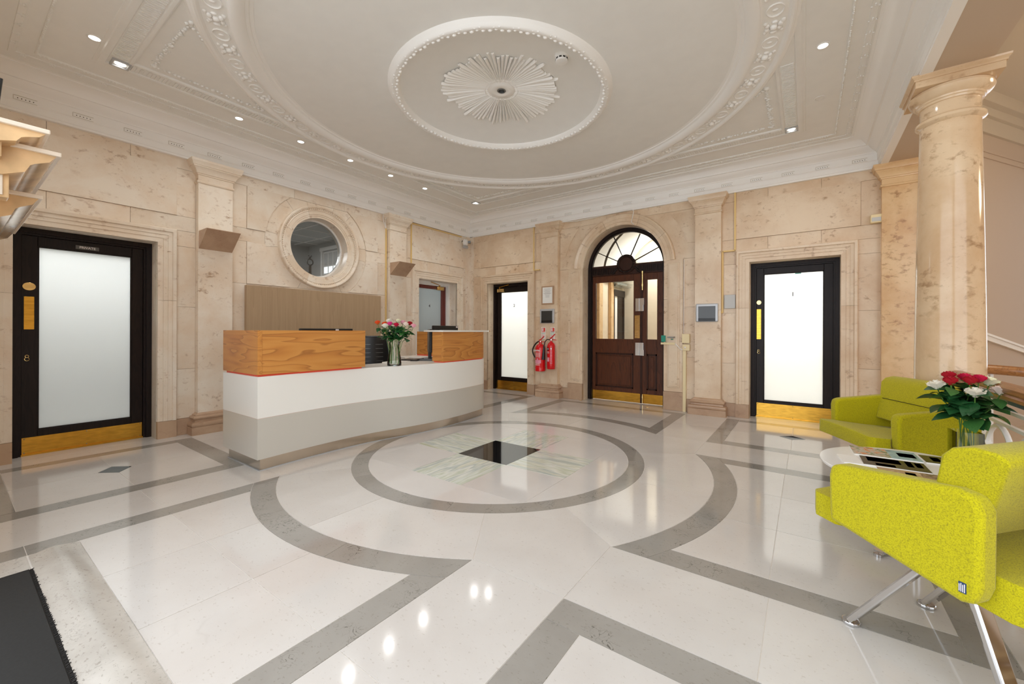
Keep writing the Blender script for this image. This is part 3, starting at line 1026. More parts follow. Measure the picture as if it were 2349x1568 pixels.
obj('flush_bolt', g, 'brass_pale', lfR, smooth=40)
tag(obj('floor_socket', G().pxy([(-.55 + .02 * math.cos(i), 0 + .02 * math.sin(i)) for i in [2 * PI * k / 12 for k in range(12)]], -.01, .004), 'brass_pale', None), 'small brass floor plate at the left foot of the arched door', 'door stop').location = (-.12, YR - .07, 0)
tag(obj('floor_socket', G().pxy([(.03 * math.cos(2 * PI * k / 12), .016 * math.sin(2 * PI * k / 12)) for k in range(12)], -.01, .003), 'brass_pale', None), 'small brass floor plate before the narrow arched door leaf', 'door stop').location = (.42, YR - .02, 0)

# ------------------------------------------------------------------ ceiling, cornice, beam
NEAR = -3.40
def frame_sweep(prof, mat, name, parent, x0, y1, x2, smooth=35):
    """moulding run: left wall -> back wall -> beam, prof = [(distance from wall, z)]"""
    g = G()
    vs = []
    for st in ('a', 'b', 'c', 'd'):
        for d, z in prof:
            x = x0 + d if st in 'ab' else x2 - d
            y = NEAR if st in 'ad' else y1 - d
            vs.append((x, y, z))
    k = len(prof)
    fs = [(i * k + j, (i + 1) * k + j, (i + 1) * k + j + 1, i * k + j + 1) for i in range(3) for j in range(k - 1)]
    g.add(vs, fs)
    return obj(name, g, mat, parent, smooth=smooth)
cornice = thing('trim_1', 'white moulded plaster cornice running around the top of the walls', 'cornice', kind='structure')
PROF = [(-.02, 3.018), (.048, 3.018), (.048, 3.040), (.054, 3.042), (.054, 3.100), (.060, 3.104), (.066, 3.112), (.066, 3.186), (.074, 3.190), (.078, 3.200),
        (.092, 3.212), (.114, 3.224), (.134, 3.240), (.146, 3.256), (.150, 3.262), (.170, 3.262), (.174, 3.272), (.188, 3.290), (.212, 3.312), (.242, 3.328),
        (.272, 3.336), (.290, 3.338), (.290, 3.346), (.310, 3.348), (.310, 3.36)]
frame_sweep(PROF, 'plaster_white', 'cornice_moulding', cornice, XL, YR, XB, 25)
# little mutule panels, with the shade of the guttae painted as dark dots
shade_dots, regs = G(), G()
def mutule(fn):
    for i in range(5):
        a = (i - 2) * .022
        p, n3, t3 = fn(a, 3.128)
        shade_dots.ball(p, .0042, 6, 4)
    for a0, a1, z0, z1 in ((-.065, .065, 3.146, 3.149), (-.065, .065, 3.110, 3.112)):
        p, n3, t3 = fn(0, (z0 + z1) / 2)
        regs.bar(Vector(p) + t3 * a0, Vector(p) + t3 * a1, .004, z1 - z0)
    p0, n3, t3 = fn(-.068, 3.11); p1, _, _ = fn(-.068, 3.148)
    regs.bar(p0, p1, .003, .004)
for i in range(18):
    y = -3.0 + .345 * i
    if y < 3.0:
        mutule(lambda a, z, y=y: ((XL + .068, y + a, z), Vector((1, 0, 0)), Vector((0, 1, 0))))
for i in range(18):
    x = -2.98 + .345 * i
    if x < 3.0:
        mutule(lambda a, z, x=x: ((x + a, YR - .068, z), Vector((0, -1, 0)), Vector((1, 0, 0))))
o = obj('gutta_shade_row', shade_dots, 'gutta_shade', cornice); o['kind'] = 'stuff'
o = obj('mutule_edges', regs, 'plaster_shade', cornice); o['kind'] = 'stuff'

ceiling = thing('ceiling', 'off-white plaster ceiling with carved rings, fluted border and sunburst', 'ceiling', kind='structure')
RB = 2.38
g = G()
N = 96
x0, x1, y0, y1 = XL - .1, XB + .02, NEAR, YR + .1
vs = []
for i in range(N):
    a = 2 * PI * i / N
    c, s_ = math.cos(a), math.sin(a)
    k = min((x1 if c > 0 else x0) / c if abs(c) > 1e-6 else 1e9, (y1 if s_ > 0 else y0) / s_ if abs(s_) > 1e-6 else 1e9)
    vs += [(RB * c, RB * s_, ZC), (k * c, k * s_, ZC)]
g.add(vs, [(2 * i, 2 * ((i + 1) % N), 2 * ((i + 1) % N) + 1, 2 * i + 1) for i in range(N)])
for cx_, cy_ in ((x0, y0), (x0, y1), (x1, y0), (x1, y1)):      # fill the corners cut by the ray fan
    a = math.atan2(cy_, cx_)
    i0 = int((a % (2 * PI)) / (2 * PI) * N)
    p, r_ = vs[2 * i0 + 1], vs[2 * ((i0 + 1) % N) + 1]
    g.add([p, r_, (cx_, cy_, ZC)], [(0, 1, 2)])
obj('flat_ceiling', g, 'plaster', ceiling)
# big disc: mouldings and shallow dome towards the centre
DISC = [(0.0, 3.462), (.2, 3.458), (.45, 3.440), (.70, 3.405), (.86, 3.372), (.925, 3.356)]
obj('centre_dish', G().lathe(DISC, 96), 'plaster', ceiling, smooth=40)
IR = [(.925, 3.356), (.930, 3.340), (.938, 3.332), (.946, 3.318), (.962, 3.308), (.985, 3.304), (1.002, 3.312), (1.010, 3.326), (1.018, 3.334), (1.026, 3.342), (1.034, 3.352)]
obj('inner_ring', G().lathe(IR, 96), 'plaster_white', ceiling, smooth=40)
OUTD = [(1.034, 3.352), (1.5, 3.350), (1.98, 3.346)]
obj('flat_disc', G().lathe(OUTD, 96), 'plaster', ceiling, smooth=40)
BR = [(1.98, 3.346), (2.005, 3.342), (2.010, 3.334), (2.030, 3.328), (2.036, 3.318), (2.062, 3.302), (2.090, 3.296), (2.112, 3.296), (2.122, 3.302), (2.126, 3.322),
      (2.135, 3.330), (2.290, 3.330), (2.298, 3.322), (2.306, 3.312), (2.322, 3.308), (2.336, 3.314), (2.342, 3.326), (2.358, 3.330), (2.366, 3.342), (2.38, ZC)]
obj('outer_ring', G().lathe(BR, 128), 'plaster_white', ceiling, smooth=35)
# carved foliage band
g = G()
NM = 40
for i in range(NM):
    a = 2 * PI * i / NM
    def at(r, da):
        return (r * math.cos(a + da), r * math.sin(a + da), 3.326)
    Rz = Matrix.Rotation(a, 3, 'Z')
    for (r, da, s1, sc) in ((2.212, 0, .026, (1, 1, .8)), (2.25, .008, .018, (1, 1.4, .7)), (2.175, .008, .018, (1, 1.4, .7)), (2.25, -.010, .018, (1, 1.4, .7)), (2.175, -.010, .018, (1, 1.4, .7)),
                            (2.212, .024, .017, (1.4, .8, .7)), (2.212, -.024, .017, (1.4, .8, .7)), (2.265, .022, .014, (1, 1.5, .6)), (2.160, .022, .014, (1, 1.5, .6)),
                            (2.265, -.022, .014, (1, 1.5, .6)), (2.16, -.022, .014, (1, 1.5, .6))):
        g.ball(at(r + random.uniform(-.004, .004), da), s1 * random.uniform(.85, 1.15), 7, 4, sc, Rz)
    path = []
    for k in range(15):
        u = 2 * PI * k / 14
        path.append(at(2.212 + .052 * math.cos(u), PI / NM + .028 * math.sin(u)))
    g.tube(path, .006, 5, False)
    g.ball(at(2.212, PI / NM), .013, 7, 4, (1.6, 1, .5), Rz)
o = obj('foliage_band', g, 'plaster_white', ceiling, smooth=60); o['kind'] = 'stuff'
g = G()
NM = 44
for i in range(NM):
    a = 2 * PI * i / NM
    for da, r, s1 in ((0, .955, .016), (.045, .965, .012), (.09, .955, .014), (.03, .985, .011), (.07, .99, .011), (.112, .975, .009)):
        g.ball((r * math.cos(a + da), r * math.sin(a + da), 3.312), s1, 6, 4, (1, 1.3, .9), Matrix.Rotation(a + da, 3, 'Z'))
o = obj('leaf_ring', g, 'plaster_white', ceiling, smooth=60); o['kind'] = 'stuff'
# sunburst rosette
def dish_z(r):
    for (r0, z0), (r1, z1) in zip(DISC, DISC[1:]):
        if r0 <= r <= r1:
            return z0 + (z1 - z0) * (r - r0) / (r1 - r0)
    return 3.35
ray_n = 84
for i in range(ray_n):
    a = 2 * PI * i / ray_n
    L = .545 + random.uniform(-.055, .03)
    w0, w1 = .008, .0155 * random.uniform(.8, 1.15)
    dz = random.choice((.0, .006, .012))
    rows = []
    for r in (.13, .26, .40, L - .03, L):
        w = w0 + (w1 - w0) * (r - .13) / .42
        z = dish_z(r) - .012 - dz * (r / .5)
        e = -.0 if r < L else .006
        c, s_ = math.cos(a), math.sin(a)
        rows.append([(r * c + w * s_, r * s_ - w * c, z + .016), (r * c + w * .5 * s_, r * s_ - w * .5 * c, z - .004 + e), (r * c, r * s_, z - .008 + e),
                     (r * c - w * .5 * s_, r * s_ + w * .5 * c, z - .004 + e), (r * c - w * s_, r * s_ + w * c, z + .016)])
    g = G().grid(rows)
    b_ = rows[-1]
    g.add(b_, [(0, 1, 2, 3, 4)])
    obj('sun_ray', g, 'plaster_white', ceiling, smooth=60)
obj('rosette_boss', G().lathe([(.165, 3.462), (.165, 3.440), (.155, 3.436), (.150, 3.442), (.11, 3.438), (.10, 3.432), (.06, 3.430), (.05, 3.436), (.034, 3.436)], 48), 'plaster_white', ceiling, smooth=40)
obj('lamp_recess', G().lathe([(.042, 3.4345), (.036, 3.430), (.028, 3.432), (.026, 3.455), (.0, 3.455)], 24), 'grey_metal', ceiling, smooth=40)
# square border: mouldings, fluted strips, bead lines
SQ = [(2.155, 3.352), (2.155, 3.340), (2.165, 3.334), (2.185, 3.334), (2.190, 3.342), (2.300, 3.342), (2.306, 3.334), (2.326, 3.328), (2.346, 3.332), (2.352, 3.340), (2.37, 3.343), (2.375, 3.352)]
def square_run(prof, name, mat, mx=1.0, my=1.0, ox=0.0, oy=0.0):
    g = G()
    vs = []
    for sx, sy in ((1, 1), (-1, 1), (-1, -1), (1, -1)):
        for d, z in prof:
            vs.append((sx * (d + ox), sy * (d + oy), z))
    k = len(prof)
    fs = [(i * k + j, ((i + 1) % 4) * k + j, ((i + 1) % 4) * k + j + 1, i * k + j + 1) for i in range(4) for j in range(k - 1)]
    g.add(vs, fs)
    return obj(name, g, mat, ceiling, smooth=30)
square_run(SQ, 'square_border', 'plaster')
g = G()
for side in range(4):
    Rm = Matrix.Rotation(side * PI / 2, 3, 'Z')
    for i in range(170):
        t = -2.15 + 4.30 * i / 169
        if math.hypot(t, 2.19) < 2.37:
            continue
        a, b = Rm @ Vector((t, 2.200, 3.339)), Rm @ Vector((t, 2.292, 3.339))
        g.bar(a, b, .013, .007)
o = obj('flute_strip', g, 'plaster', ceiling); o['kind'] = 'stuff'
square_run([(2.632, 3.351), (2.632, 3.342), (2.640, 3.338), (2.648, 3.342), (2.650, 3.351)], 'bead_line', 'plaster')
square_run([(2.735, 3.351), (2.738, 3.344), (2.775, 3.343), (2.778, 3.351)], 'leaf_line', 'plaster')
g, g2 = G(), G()
for side in range(4):
    Rm = Matrix.Rotation(side * PI / 2, 3, 'Z')
    i = 0
    t = -2.62
    while t < 2.62:
        i += 1
        p = Rm @ Vector((t, 2.641, 3.337))
        if i % 6 < 4:
            g.ball(p, .0065, 5, 4)
        t += .022
    t = -2.7
    while t < 2.7:
        p = Rm @ Vector((t, 2.757, 3.341))
        for dx, dy in ((0, 0), (.02, .01), (-.02, .01), (.0, -.014)):
            g2.ball((p.x + dx, p.y + dy, p.z), .008, 5, 4, (1, 1, .6))
        t += .155
o = obj('bead_row', g, 'plaster', ceiling, smooth=60); o['kind'] = 'stuff'
o = obj('leaf_row', g2, 'plaster', ceiling, smooth=60); o['kind'] = 'stuff'
# corner garlands
g = G()
def swag(p, q_):
    L = math.hypot(q_[0] - p[0], q_[1] - p[1])
    k = int(L / .034)
    for i in range(k + 1):
        u = i / k
        x, y = p[0] + (q_[0] - p[0]) * u, p[1] + (q_[1] - p[1]) * u
        s1 = .020 if i % 6 == 0 else .013
        g.ball((x + random.uniform(-.010, .010), y + random.uniform(-.010, .010), 3.346), s1 * random.uniform(.8, 1.2), 6, 4, (1.2, 1, .7))
        if i % 2 == 0:
            g.ball((x + random.uniform(-.026, .026), y + random.uniform(-.026, .026), 3.348), .010, 5, 4, (1.3, 1, .5))
for sx in (1, -1):
    for sy in (1, -1):
        a_, b_, c_ = (2.075 * sx, 1.23 * sy), (2.075 * sx, 2.055 * sy), (1.23 * sx, 2.055 * sy)
        swag(a_, b_); swag(b_, c_)
        pts = [(a_[0] + (c_[0] - a_[0]) * u - .0 * sx, a_[1] + (c_[1] - a_[1]) * u) for u in (0, .5, 1)]
        swag(pts[0], pts[1]); swag(pts[1], pts[2])
o = obj('garlands', g, 'plaster', ceiling, smooth=60); o['kind'] = 'stuff'
# roof slab that closes the room
tag(obj('roof_slab', G().box(-4.2, 3.5, -3.6, 4.2, 3.475, 3.6), 'plaster'), 'plaster slab above the lobby ceiling', 'ceiling', kind='structure')
beam = tag(obj('trim_2', G().box(XB - .002, 3.42, NEAR, YR + .3, 3.022, 3.475), 'hall_paint'), 'cream painted beam carried on the stone columns', 'beam', kind='structure')

# columns under the beam
def column(name, label, x, y):
    c = thing(name, label, 'column', (x, y, 0))
    sh = [(.192, .20)] + [(.19 - .030 * max(0, (z - .9) / 1.9) ** 1.3, z) for z in (.25, .5, .9, 1.3, 1.7, 2.1, 2.4, 2.6, 2.70)]
    o = obj('shaft', G().lathe(sh, 64), 'stone_column', c, smooth=50)
    r = .162
    cap = [(r, 2.69), (r + .016, 2.70), (r + .026, 2.712), (r + .026, 2.730), (r + .014, 2.742), (r + .004, 2.748), (r, 2.755), (r, 2.835), (r + .010, 2.838), (r + .012, 2.852),
           (r + .020, 2.856), (r + .022, 2.868), (r + .034, 2.874), (r + .056, 2.894), (r + .066, 2.918), (r + .062, 2.936), (r + .04, 2.944)]
    k = obj('capital', G().lathe(cap, 64), 'stone_column', c, smooth=35)
    g = G().box(-.222, .222, -.222, .222, 2.938, 2.985).box(-.230, .230, -.230, .230, 2.985, 2.998)
    vs = []
    for o_, z in ((.230, 2.998), (.236, 3.004), (.244, 3.012), (.246, 3.024)):
        vs += [(-o_, -o_, z), (o_, -o_, z), (o_, o_, z), (-o_, o_, z)]
    g.add(vs, [(i * 4 + j, i * 4 + (j + 1) % 4, (i + 1) * 4 + (j + 1) % 4, (i + 1) * 4 + j) for i in range(3) for j in range(4)] + [(12, 13, 14, 15)])
    obj('abacus', g, 'stone_column', k)
    base = [(.25, .10), (.262, .115), (.264, .135), (.25, .15), (.222, .155), (.212, .165), (.212, .175), (.222, .18), (.226, .192), (.216, .205), (.195, .21), (.192, .23)]
    g = G().lathe(base, 64).box(-.27, .27, -.27, .27, 0, .10)
    obj('base', g, 'stone_column', c, smooth=40)
    return c
column('stone_column', 'tall polished tan stone column rising behind the lime armchairs', 3.255, 1.27)
column('stone_column', 'polished tan stone column out beside the near lime armchair', 3.33, -1.50)

# ------------------------------------------------------------------ stair hall beyond the column
hall_p0, hall_p1 = Vector((3.43, 2.98)), Vector((6.25, 7.11))
hd = (hall_p1 - hall_p0).normalized()
hn = Vector((hd.y, -hd.x))
def hallpt(u, n, z):
    p = hall_p0 + hd * u + hn * n
    return (p.x, p.y, z)
HL = (hall_p1 - hall_p0).length
def hall_strip(u0, u1, n0, n1, z0, z1, za=None):
    """z0/z1 at u0; optional slope za = (z0, z1) at u1"""
    zb = za or (z0, z1)
    vs = [hallpt(u0, n0, z0), hallpt(u1, n0, zb[0]), hallpt(u1, n1, zb[0]), hallpt(u0, n1, z0), hallpt(u0, n0, z1), hallpt(u1, n0, zb[1]), hallpt(u1, n1, zb[1]), hallpt(u0, n1, z1)]
    return G().add(vs, [(0, 3, 2, 1), (4, 5, 6, 7), (0, 1, 5, 4), (1, 2, 6, 5), (2, 3, 7, 6), (3, 0, 4, 7)])
hw = obj('wall_hall', hall_strip(0, HL, -.2, 0, -.1, 4.6), 'hall_paint')
tag(hw, 'beige painted wall of the stair hall right of the column', 'wall', kind='structure')
for z0, z1, n1, m in ((3.46, 3.63, .03, 'hall_ceiling'), (3.63, 3.72, .07, 'hall_ceiling'), (3.72, 3.85, .14, 'hall_ceiling'), (3.235, 3.255, .03, 'hall_paint'), (3.18, 3.235, .016, 'hall_paint')):
    obj('moulding', hall_strip(0, HL, 0, n1, z0, z1), m, hw)
sl = -.188
obj('stair_string_moulding', hall_strip(0, HL, 0, .03, 1.277, 1.345, (1.277 + sl * HL, 1.345 + sl * HL)), 'plaster_white', hw)
g = hall_strip(0, HL, 0, .045, 1.33, 1.355, (1.33 + sl * HL, 1.355 + sl * HL))
obj('stair_string_cap', g, 'plaster_white', hw)
g = G().add([(3.42, -3.5, 3.85), (8.0, -3.5, 3.85), (8.0, 7.2, 3.85), (3.42, 7.2, 3.85)], [(0, 1, 2, 3)])  # carried on out of view toward the viewpoint to hold back daylight
g.box(3.42, 3.50, -3.5, 6.0, 3.475, 3.85)
tag(obj('ceiling_hall', g, 'hall_ceiling'), 'tan ceiling of the stair hall at the upper right', 'ceiling', kind='structure')
tag(obj('wall_hall_added_block', G().box(7.9, 8.1, -3.5, 7.2, -.1, 3.9), 'hall_paint'), 'unseen beige wall out to the right, added to block daylight in the stair hall', 'wall', kind='structure')  # unseen wall added to keep daylight out of the hall
hl_d = bpy.data.lights.new('hall_lamp', 'POINT'); hl_d.energy = 45; hl_d.color = (1, .78, .52); hl_d.shadow_soft_size = .25
hl = thing('hall_added_lantern', 'warm hanging lantern added out of view to light the stair hall beyond the beam', 'lamp', (5.6, 2.2, 2.70))  # unseen lantern put in to give the stair hall its warm light
gl_ = obj('lantern_globe', G().ball((0, 0, 0), .14, 16, 10), 'lamp_glow', hl, smooth=60); gl_.data.materials[0] = M['lamp_glow']
obj('lantern_rod', G().tube([(0, 0, .14), (0, 0, 1.14)], .008, 6), 'brass', hl)
lo = bpy.data.objects.new('hall_lamp_light', hl_d); COL.objects.link(lo); lo.parent = hl; lo.location = (0, -.3, 0)

# balustrade between the columns
bal = thing('stair_balustrade', 'white iron balustrade with wooden handrail behind the red and white roses', 'balustrade', (3.302, 0, 0))
g = G()
pr = [(-.034, .0), (-.036, .018), (-.030, .028), (-.040, .040), (-.042, .062), (-.030, .074), (0, .080), (.030, .074), (.042, .062), (.040, .040), (.030, .028), (.036, .018), (.034, .0)]
g.prism(pr, 1.085, -.60, lambda u, v, w: (u - .040, w, .800 + v))
obj('handrail', g, 'rail_wood', bal, smooth=30)
obj('metal_underrail', G().box(-.062, -.010, -.60, 1.07, .776, .801), 'grey_metal', bal)
for zz in (.70, .62):
    obj('rail_bar', G().box(-.010, .010, -.60, 1.05, zz, zz + .018), 'white_paint', bal)
obj('rail_bar', G().box(-.012, .012, -.60, 1.05, .08, .10), 'white_paint', bal)
for y in (1.02, .90, .06, -.02, -.56):
    obj('post', G().box(-.014, .014, y - .014, y + .014, 0, .79), 'white_paint', bal)
for y0, y1 in ((.08, .88), (-.54, -.04)):
    ym = (y0 + y1) / 2
    obj('diagonal_bar', G().bar((0, y0, .62), (0, y1, .09), .012, .03, up=(1, 0, 0)), 'white_paint', bal)
    obj('diagonal_bar', G().bar((0, y1, .62), (0, y0, .09), .012, .03, up=(1, 0, 0)), 'white_paint', bal)
    for yc in (ym,):
        obj('iron_ring', G().tube([(0, yc + .22 * math.cos(2 * PI * i / 32), .355 + .25 * math.sin(2 * PI * i / 32)) for i in range(33)], .014, 6, False), 'white_paint', bal, smooth=60)
# curved brass-wood rail of the stair behind
sr = thing('stair_handrail', 'curved brown wooden stair handrail against the beige hall wall', 'handrail', (0, 0, 0))
path = []
for i in range(25):
    u = i / 24
    a = math.radians(150 - 140 * u)
    path.append((4.05 + .62 * math.cos(a), 1.78 + .45 * math.sin(a) - .2 * u, .84 - .22 * u * u))
obj('rail', G().tube(path, .042, 10), 'rail_wood', sr, smooth=60)
for i in (4, 12, 20):
    p = path[i]
    obj('rail_post', G().tube([(p[0], p[1], -.004), (p[0], p[1], p[2])], .012, 6), 'white_paint', sr)

# ------------------------------------------------------------------ near wall left of the viewpoint, with the carved hood of the entrance
nw = tag(obj('wall_near', G().box(-3.6, -.66, -3.36, -3.115, -.1, 3.475), 'stone'), 'stone wall at the extreme left edge beside the entrance', 'wall', kind='structure')
hood = thing('entrance_hood', 'stepped carved marble hood with fluted brackets at the far upper left', 'door hood', (0, -3.115, 0))
def tier(xe, xf, yproj, z, hgt, k):
    # slab with moulded underside running along -x, end face towards the camera
    ns = [(0, 0), (yproj, 0), (yproj, .022), (0, .022)]
    top = G().prism(ns, xe, xf, lambda u, v, w: (w, u, z + v))
    t = obj('hood_slab', top, 'hood_daylit', hood, bevel=.004)
    steps = [(0, 0), (yproj * .96, 0), (yproj * .90, -hgt * .18), (yproj * .78, -hgt * .30), (yproj * .74, -hgt * .36), (yproj * .70, -hgt * .55), (yproj * .52, -hgt * .72), (0, -hgt * .80)]
    obj('hood_moulding', G().prism(steps, xe - .02, xf, lambda u, v, w: (w, u, z + v)), 'marble_hood', hood, smooth=30)
    x1 = xe - .05
    br = obj('fluted_bracket', G().box(x1 - .10, x1, 0, yproj * .58, z - hgt * 1.25, z - hgt * .52), 'marble_hood', hood, bevel=.004)
    g = G()
    for i in range(4):
        yy = yproj * .58 * (i + .5) / 4
        g.tube([(x1 + .004, yy, z - hgt * 1.2), (x1 + .004, yy, z - hgt * .60)], .011, 6)
    fl = obj('fluting', g, 'hood_daylit', br, smooth=60); fl['kind'] = 'stuff'
tier(-.72, -2.6, .355, 2.125, .12, 0)
tier(-.83, -2.6, .405, 2.055, .20, 1)
tier(-1.13, -2.6, .370, 1.880, .20, 2)
obj('hood_back', G().box(-2.6, -.76, 0, .05, 1.62, 2.2), 'marble_hood', hood)
br = thing('black_rod', 'pair of thin black rods at the upper left edge above the hood', 'rod', (-.70, -3.0, 0))
obj('rod', G().tube([(.0, .075, 2.20), (.0, .085, 2.32)], .006, 6), 'black_plastic', br)
obj('rod', G().tube([(.0, .060, 2.20), (.0, .070, 2.32)], .006, 6), 'black_plastic', br)

# ------------------------------------------------------------------ rooms behind the glass
def lamp_area(name, loc, size, power, col=(1, 1, 1), rot=(0, 0, 0), parent=None, sy=None):
    d = bpy.data.lights.new(name, 'AREA'); d.energy = power; d.color = col
    d.shape = 'RECTANGLE'; d.size = size; d.size_y = sy or size
    o = bpy.data.objects.new(name, d); COL.objects.link(o); o.location = loc; o.rotation_euler = rot
    if parent: o.parent = parent
    return o
def back_room(name, label, w, t0, t1, depth, mat, z1=2.9, floor_mat='office_grey', power=40, ly=.9, lz=None, col=(1, 1, 1)):
    r = wthing(name, label, 'wall', w, 0, 0, 0, kind='structure')
    d0 = .262
    obj('room_back', G().box(t0, t1, depth, depth + .05, -.05, z1), mat, r)
    obj('room_side', G().box(t0 - .05, t0, d0, depth + .05, -.05, z1), mat, r)
    obj('room_side', G().box(t1, t1 + .05, d0, depth + .05, -.05, z1), mat, r)
    obj('room_top', G().box(t0 - .05, t1 + .05, d0, depth + .05, z1, z1 + .05), mat, r)
    obj('room_floor', G().box(t0 - .05, t1 + .05, d0, depth + .05, -.06, -.003), floor_mat, r)
    if power:
        ll = obj('ceiling_panel', G().box((t0 + t1) / 2 - .3, (t0 + t1) / 2 + .3, ly - .3, ly + .3, z1 - .02, z1), 'white_paint', r)
        lamp_area(name + '_lamp', ((t0 + t1) / 2, ly, lz or z1 - .03), .6, power, col, (0, 0, 0), r)
    return r
back_room('wall_room_a', 'pale room glimpsed as glow through the PRIVATE door pane', WL, -2.95, -1.5, 1.7, 'office_grey', floor_mat='office_dark', power=72, ly=.56)
back_room('wall_room_b', 'bright room glowing through the pane of door 1', WB, 1.55, 2.95, 1.7, 'white_paint', floor_mat='white_paint', power=48, ly=.9)
back_room('wall_room_c', 'pale room glowing through the pane of door 2', WB, -2.95, -1.5, 1.7, 'white_paint', floor_mat='white_paint', power=34, ly=.9)
back_room('wall_room_d', 'dim grey room behind the pane of door 4', WL, 1.52, 2.95, 1.7, 'office_grey', power=20, ly=.9)
# office seen through the round window
ro = back_room('wall_office', 'grey office seen through the round window', WL, -1.45, 1.50, 3.2, 'office_grey', z1=2.95, power=0)
for i in range(5):
    obj('ceiling_grid_bar', G().box(-1.45, 1.5, .5 + .58 * i, .515 + .58 * i, 2.938, 2.95), 'white_paint', ro)
for i in range(5):
    obj('ceiling_grid_bar', G().box(-1.2 + .6 * i, -1.185 + .6 * i, .262, 3.2, 2.938, 2.95), 'white_paint', ro)
w2 = wthing('window_2', 'bright sash window of the office behind the round window', 'window', WL, 1.5, 2.30, 2.30, kind='structure')
obj('window_light', G().box(-.012, -.004, -.26, .26, .02, .16), 'window_daylight', w2)
obj('window_blind', G().box(-.010, -.004, -.26, .26, .16, .43), 'grey_box', w2)
for y_ in (-.26, -.09, .09, .26):
    obj('glazing_bar', G().box(-.02, -.004, y_ - .012, y_ + .012, 0, .45), 'white_paint', w2)
for z_ in (.0, .16, .44):
    obj('glazing_bar', G().box(-.022, -.004, -.27, .27, z_ - .012, z_ + .012), 'white_paint', w2)
obj('window_surround', G().box(-.03, -.004, -.36, -.29, -.1, .52).box(-.03, -.004, .29, .36, -.1, .52).box(-.04, -.004, -.38, .38, .48, .55), 'white_paint', w2)
lamp_area('office_lamp', (-.2, 1.9, 2.90), .5, 48, (1, 1, 1), (0, 0, 0), ro)
fin = wthing('floor_ornament', 'dark ring-topped ornament standing behind the round window', 'ornament', WL, .18, .62, 0)
obj('ornament_stem', G().lathe([(.09, 0), (.09, .03), (.03, .05), (.03, 1.55), (.05, 1.72), (.022, 1.98), (.018, 2.14)], 16), 'office_dark', fin, smooth=40)
obj('ornament_ring', G().tube([(.045 * math.cos(2 * PI * i / 24), 0, 2.19 + .045 * math.sin(2 * PI * i / 24)) for i in range(25)], .010, 8, False), 'office_dark', fin, smooth=60)
obj('ornament_tip', G().ball((0, 0, 2.26), .018, 8, 6).ball((.02, 0, 2.285), .010).ball((-.02, 0, 2.285), .010), 'office_dark', fin, smooth=60)
# vestibule behind the arched door
vs_ = back_room('wall_vestibule', 'pale stone vestibule seen through the arched door glass', WB, -1.15, 1.25, 3.1, 'vestibule_stone', z1=3.6, floor_mat='floor_white', power=0)
g = G()
for k in range(2):
    g2_ = ring_sector([(1.0, -.27 - 1.4 * k), (1.0, -.27 - 1.4 * k - 1.3), (1.08, -.27 - 1.4 * k - 1.3), (1.08, -1.67 - 1.4 * k)], 0, 180, 2.3, 24)
    g.add(g2_.v, g2_.f)
obj('vault_rib', g, 'vault_white', vs_, smooth=60)
obj('inner_pier', G().box(-1.15, -1.06, 1.55, 1.72, 0, 2.6), 'stone_warm', vs_)
obj('inner_pier', G().box(-1.15, -1.08, 2.22, 2.36, 0, 2.4), 'stone_warm', vs_)
id_ = wthing('door_6', 'dark framed inner door with bright pane deep in the vestibule', 'door', WB, -1.15, 2.42, 0, kind='structure')
obj('door_frame', G().box(0, .05, 0, .05, 0, 2.0).box(0, .05, .58, .64, 0, 2.0).box(0, .06, 0, .64, 1.94, 2.08), 'black_wood', id_)
obj('glass_pane', G().box(.005, .03, .05, .24, .1, 1.94), 'white_paint', id_)
obj('door_leaf', G().box(.0, .035, .24, .58, 0, 1.94), 'black_wood', id_)
cn = wthing('vestibule_canopy', 'pale green glass light canopy over the inner door', 'lamp', WB, -.98, 2.70, 2.14)
for i in range(3):
    obj('glass_shelf', G().box(-.14, .05 + .03 * i, -.34 - .03 * i, .34, .07 * i, .07 * i + .03), 'acrylic', cn)
obj('canopy_tube', G().tube([(-.05, -.3, .05), (-.05, .3, .05)], .02, 8), 'white_paint', cn)
lamp_area('vestibule_lamp', (.0, 2.62, 3.26), .5, 62, (1, .99, .97), (0, 0, 0), vs_)
nb = wthing('notice_strip', 'narrow framed notice behind the narrow arched door pane', 'notice', WB, .60, 1.6, 1.15)
obj('notice_frame', G().box(-.02, .07, 0, .02, 0, .52), 'black_plastic', nb)
obj('notice_sheet', G().box(-.008, .058, -.003, .0, .02, .50), 'ink_light', nb)

